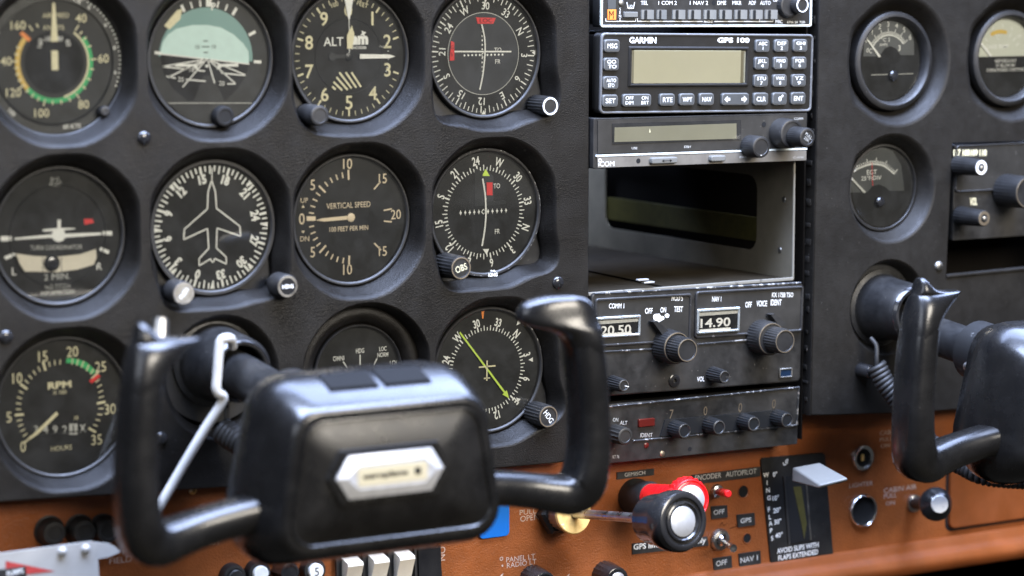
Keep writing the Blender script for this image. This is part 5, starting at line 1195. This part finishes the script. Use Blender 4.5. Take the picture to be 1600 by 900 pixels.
m = MB(); m.poly([P(*p, WY-0.2) for p in ((1140, 826), (1152, 822), (1149, 819))], 0.35, WY-0.2); m.poly([P(*p, WY-0.2) for p in ((1125, 822), (1128, 816), (1131, 822), (1136, 817))], 0.3, WY-0.2); m.build('ink_scribble', 'dark', lower)
# flap selector
t = onwood('flap_selector', 'black wing flaps placard with a white wedge lever in its slot', 'flap lever', 1245, 795)
q = lambda px, py, y=WY: t.L(px, py, y)
MB().prism([q(*p) for p in ((1187, 719), (1190, 715), (1283, 707), (1287, 710), (1300, 865), (1297, 870), (1208, 883), (1203, 880))], -1.4, 0).build('placard', 'black', t)
MB().prism([q(*p) for p in ((1223, 744), (1255, 741), (1263, 843), (1231, 850))], -1.75, -1.3).build('slot', 'hole', t)
MB().prism([q(*p) for p in ((1221, 744), (1224, 744), (1232, 851), (1229, 851))], -2.4, -1.3).build('slot_edge', 'chip_worn', t)
MB().prism([q(*p) for p in ((1255, 742), (1257, 742), (1265, 843), (1263, 843))], -2.2, -1.3).build('slot_edge', 'steel_dull', t)
MB().prism([q(*p) for p in ((1237, 760), (1249, 759), (1258, 818), (1254, 842), (1250, 820))], -1.95, -1.7).build('slot_strip', 'olive', t)
m = MB()
for s, px, py, h in (('W', 1197, 742, 3.2), ('I', 1198.5, 754, 3.2), ('N', 1200, 766, 3.2), ('G', 1201.5, 778, 3.2), ('F', 1201.5, 796, 3.2), ('L', 1203, 808, 3.2), ('A', 1204, 818, 3.2), ('P', 1205, 829, 3.2), ('S', 1206.5, 841, 3.2), ('0°', 1211, 741, 3.4), ('10°', 1212, 778, 3.6), ('20°', 1214, 797, 3.6), ('30°', 1215, 815, 3.6), ('40°', 1217, 836, 3.6)):
    a = q(px, py, WY-1.5); m.text(s, a[0], a[1], h, -1.55, bold=0.02, rot=-3)
for s, x0_, x1_, ya, yb in (('AVOID SLIPS WITH', 1214, 1279, 861, 851), ('FLAPS EXTENDED', 1216, 1278, 872, 862)):
    a = q(x0_, ya, WY-1.5); b = q(x1_, yb, WY-1.5); m.text(s, (a[0]+b[0])/2, (a[1]+b[1])/2, 3.6, -1.55, w=b[0]-a[0], bold=0.02, rot=-1)
m.text('UP', *q(1226, 722), 3, -1.55, bold=0.01, rot=-30); m.build('lettering', 'white', t)
W_ = lambda px, py, y: tuple(W3(px, py, y)-Vector((t.x, t.y, t.z)))
# wedge lever: root at the slot, tip out towards the viewer
rt = [W_(1237, 727, 4), W_(1255, 722, -2), W_(1257, 752, -2), W_(1237, 753, 4)]
up0, up1 = Vector(W_(1238, 730, 0)), Vector(W_(1281, 722, -14)); tip0, tip1 = Vector(W_(1326, 747, -44)), Vector(W_(1281, 758, -36))
lo0 = Vector(W_(1237, 753, 0))
vs = [up0, up1, tip0, tip1, lo0, up1+Vector((0, 0, -9)), tip0+Vector((0, 1, -2.4)), tip1+Vector((0, 1, -2.6))]
lv = MB().add([tuple(v) for v in vs], [(0, 1, 2, 3), (0, 3, 7, 4), (3, 2, 6, 7), (1, 5, 6, 2), (4, 7, 6, 5), (0, 4, 5, 1)]).build('lever', 'lever_grey', t, 10)
fixn(lv); bv = lv.modifiers.new('bevel', 'BEVEL'); bv.width = 0.0011; bv.segments = 3; bv.limit_method = 'NONE'
MB().rbox(-8, -2, 18, 26, -12, -1.4, 1, 0.5).build('lever_stem', 'black', t) if False else None
# sockets
for px, py, ro, ri, lab, mid in ((1346, 714.5, 9.2, 6.0, 'small chrome ringed socket above the lighter', True), (1347, 797, 11.8, 9.8, 'large empty chrome ringed lighter socket', False)):
    t = onwood('lighter_socket', lab, 'socket', px, py, group='chrome ringed sockets')
    MB().lathe([(ro, 0.3), (ro, -1.8), (ro-0.6, -2.8), ((ro+ri)/2, -3.1), (ri+0.2, -2.4), (ri, -0.2)], 48, closed=True).build('chrome_ring', 'chrome', t)
    MB().lathe([(ri, -0.6), (ri*0.98, -0.5)], 40).build('socket_well', 'hole', t)
    if mid: MB().rbox(-0.9, 0.9, -2.4, 2.4, -2.2, -0.4, 0.5, 0.3).build('contact', 'brass', t)
# cabin air knob
t = onwood('cabin_air_knob', 'black knob with silver cap beside the glove box door', 'knob', 1427, 786)
MB().lathe([(6.2, 0), (6.2, -2.2), (5, -3)], 28).build('collar', 'steel', t)
o0 = Vector((t.x, t.y, t.z)); kc = W3(1468, 788, -26)-o0; ax = (kc-bc).normalized(); Lk = kc.length
along([(4.2, 2), (4.2, Lk-16)], 'black', 'stem', t, 24)
along([(5, Lk-18), (9.4, Lk-14), (11.4, Lk-10), (11.6, Lk-7), (7.2, Lk-0.6), (6.4, Lk)], 'black_gloss', 'knob', t, 40)
along([(6.1, Lk-0.3), (6.1, Lk+0.3), (5.8, Lk+0.6)], 'aluminium', 'knob_insert', t, 32)
# lower knobs at the bottom edge
for px, py, lab in ((853, 912, 'black knob below the panel light lettering'), (966, 905, 'black knob with silver cap at the bottom edge below the throttle')):
    t = onwood('dimmer_knob', lab, 'knob', px-22, py-6, group='dimmer knobs'); knob(t, 0, 0, 0, -16, 10, 'black_gloss', None, n=40, flute=0.5, taper=0.85)
    MB().lathe([(5.2, -15.6), (5.2, -16.4), (4.9, -16.6)], 32).build('knob_insert', 'aluminium' if px > 900 else 'black', t)
# glove box door
t = onwood('glove_box_door', 'brown glove box door with rounded corner at lower right', 'door', 1560, 760)
a = t.L(1480, 826, WY); MB().rbox(a[0], a[0]+220, a[1], a[1]+64, -3, 1, 5, 1.2).build('door_panel', 'wood_smooth', t)
MB().rbox(a[0]-2.2, a[0]+222, a[1]-2.2, a[1]+66, -0.3, 0.5, 6, 0.1).build('door_gap', 'hole', t)
# small screw on the brown panel beside the yoke arm
x, z = P(301, 766, WY); screw(lower, x, z, WY, 2.6, 'brass', 25)
# black control stop under the right shaft
t = Thing('lock_button', 'small black knob beside the right coiled cord', 'knob', *P(1345, 578, 0)); knob(t, 0, 0, 0, -12, 5, 'black_gloss', None, flute=0, taper=0.9)
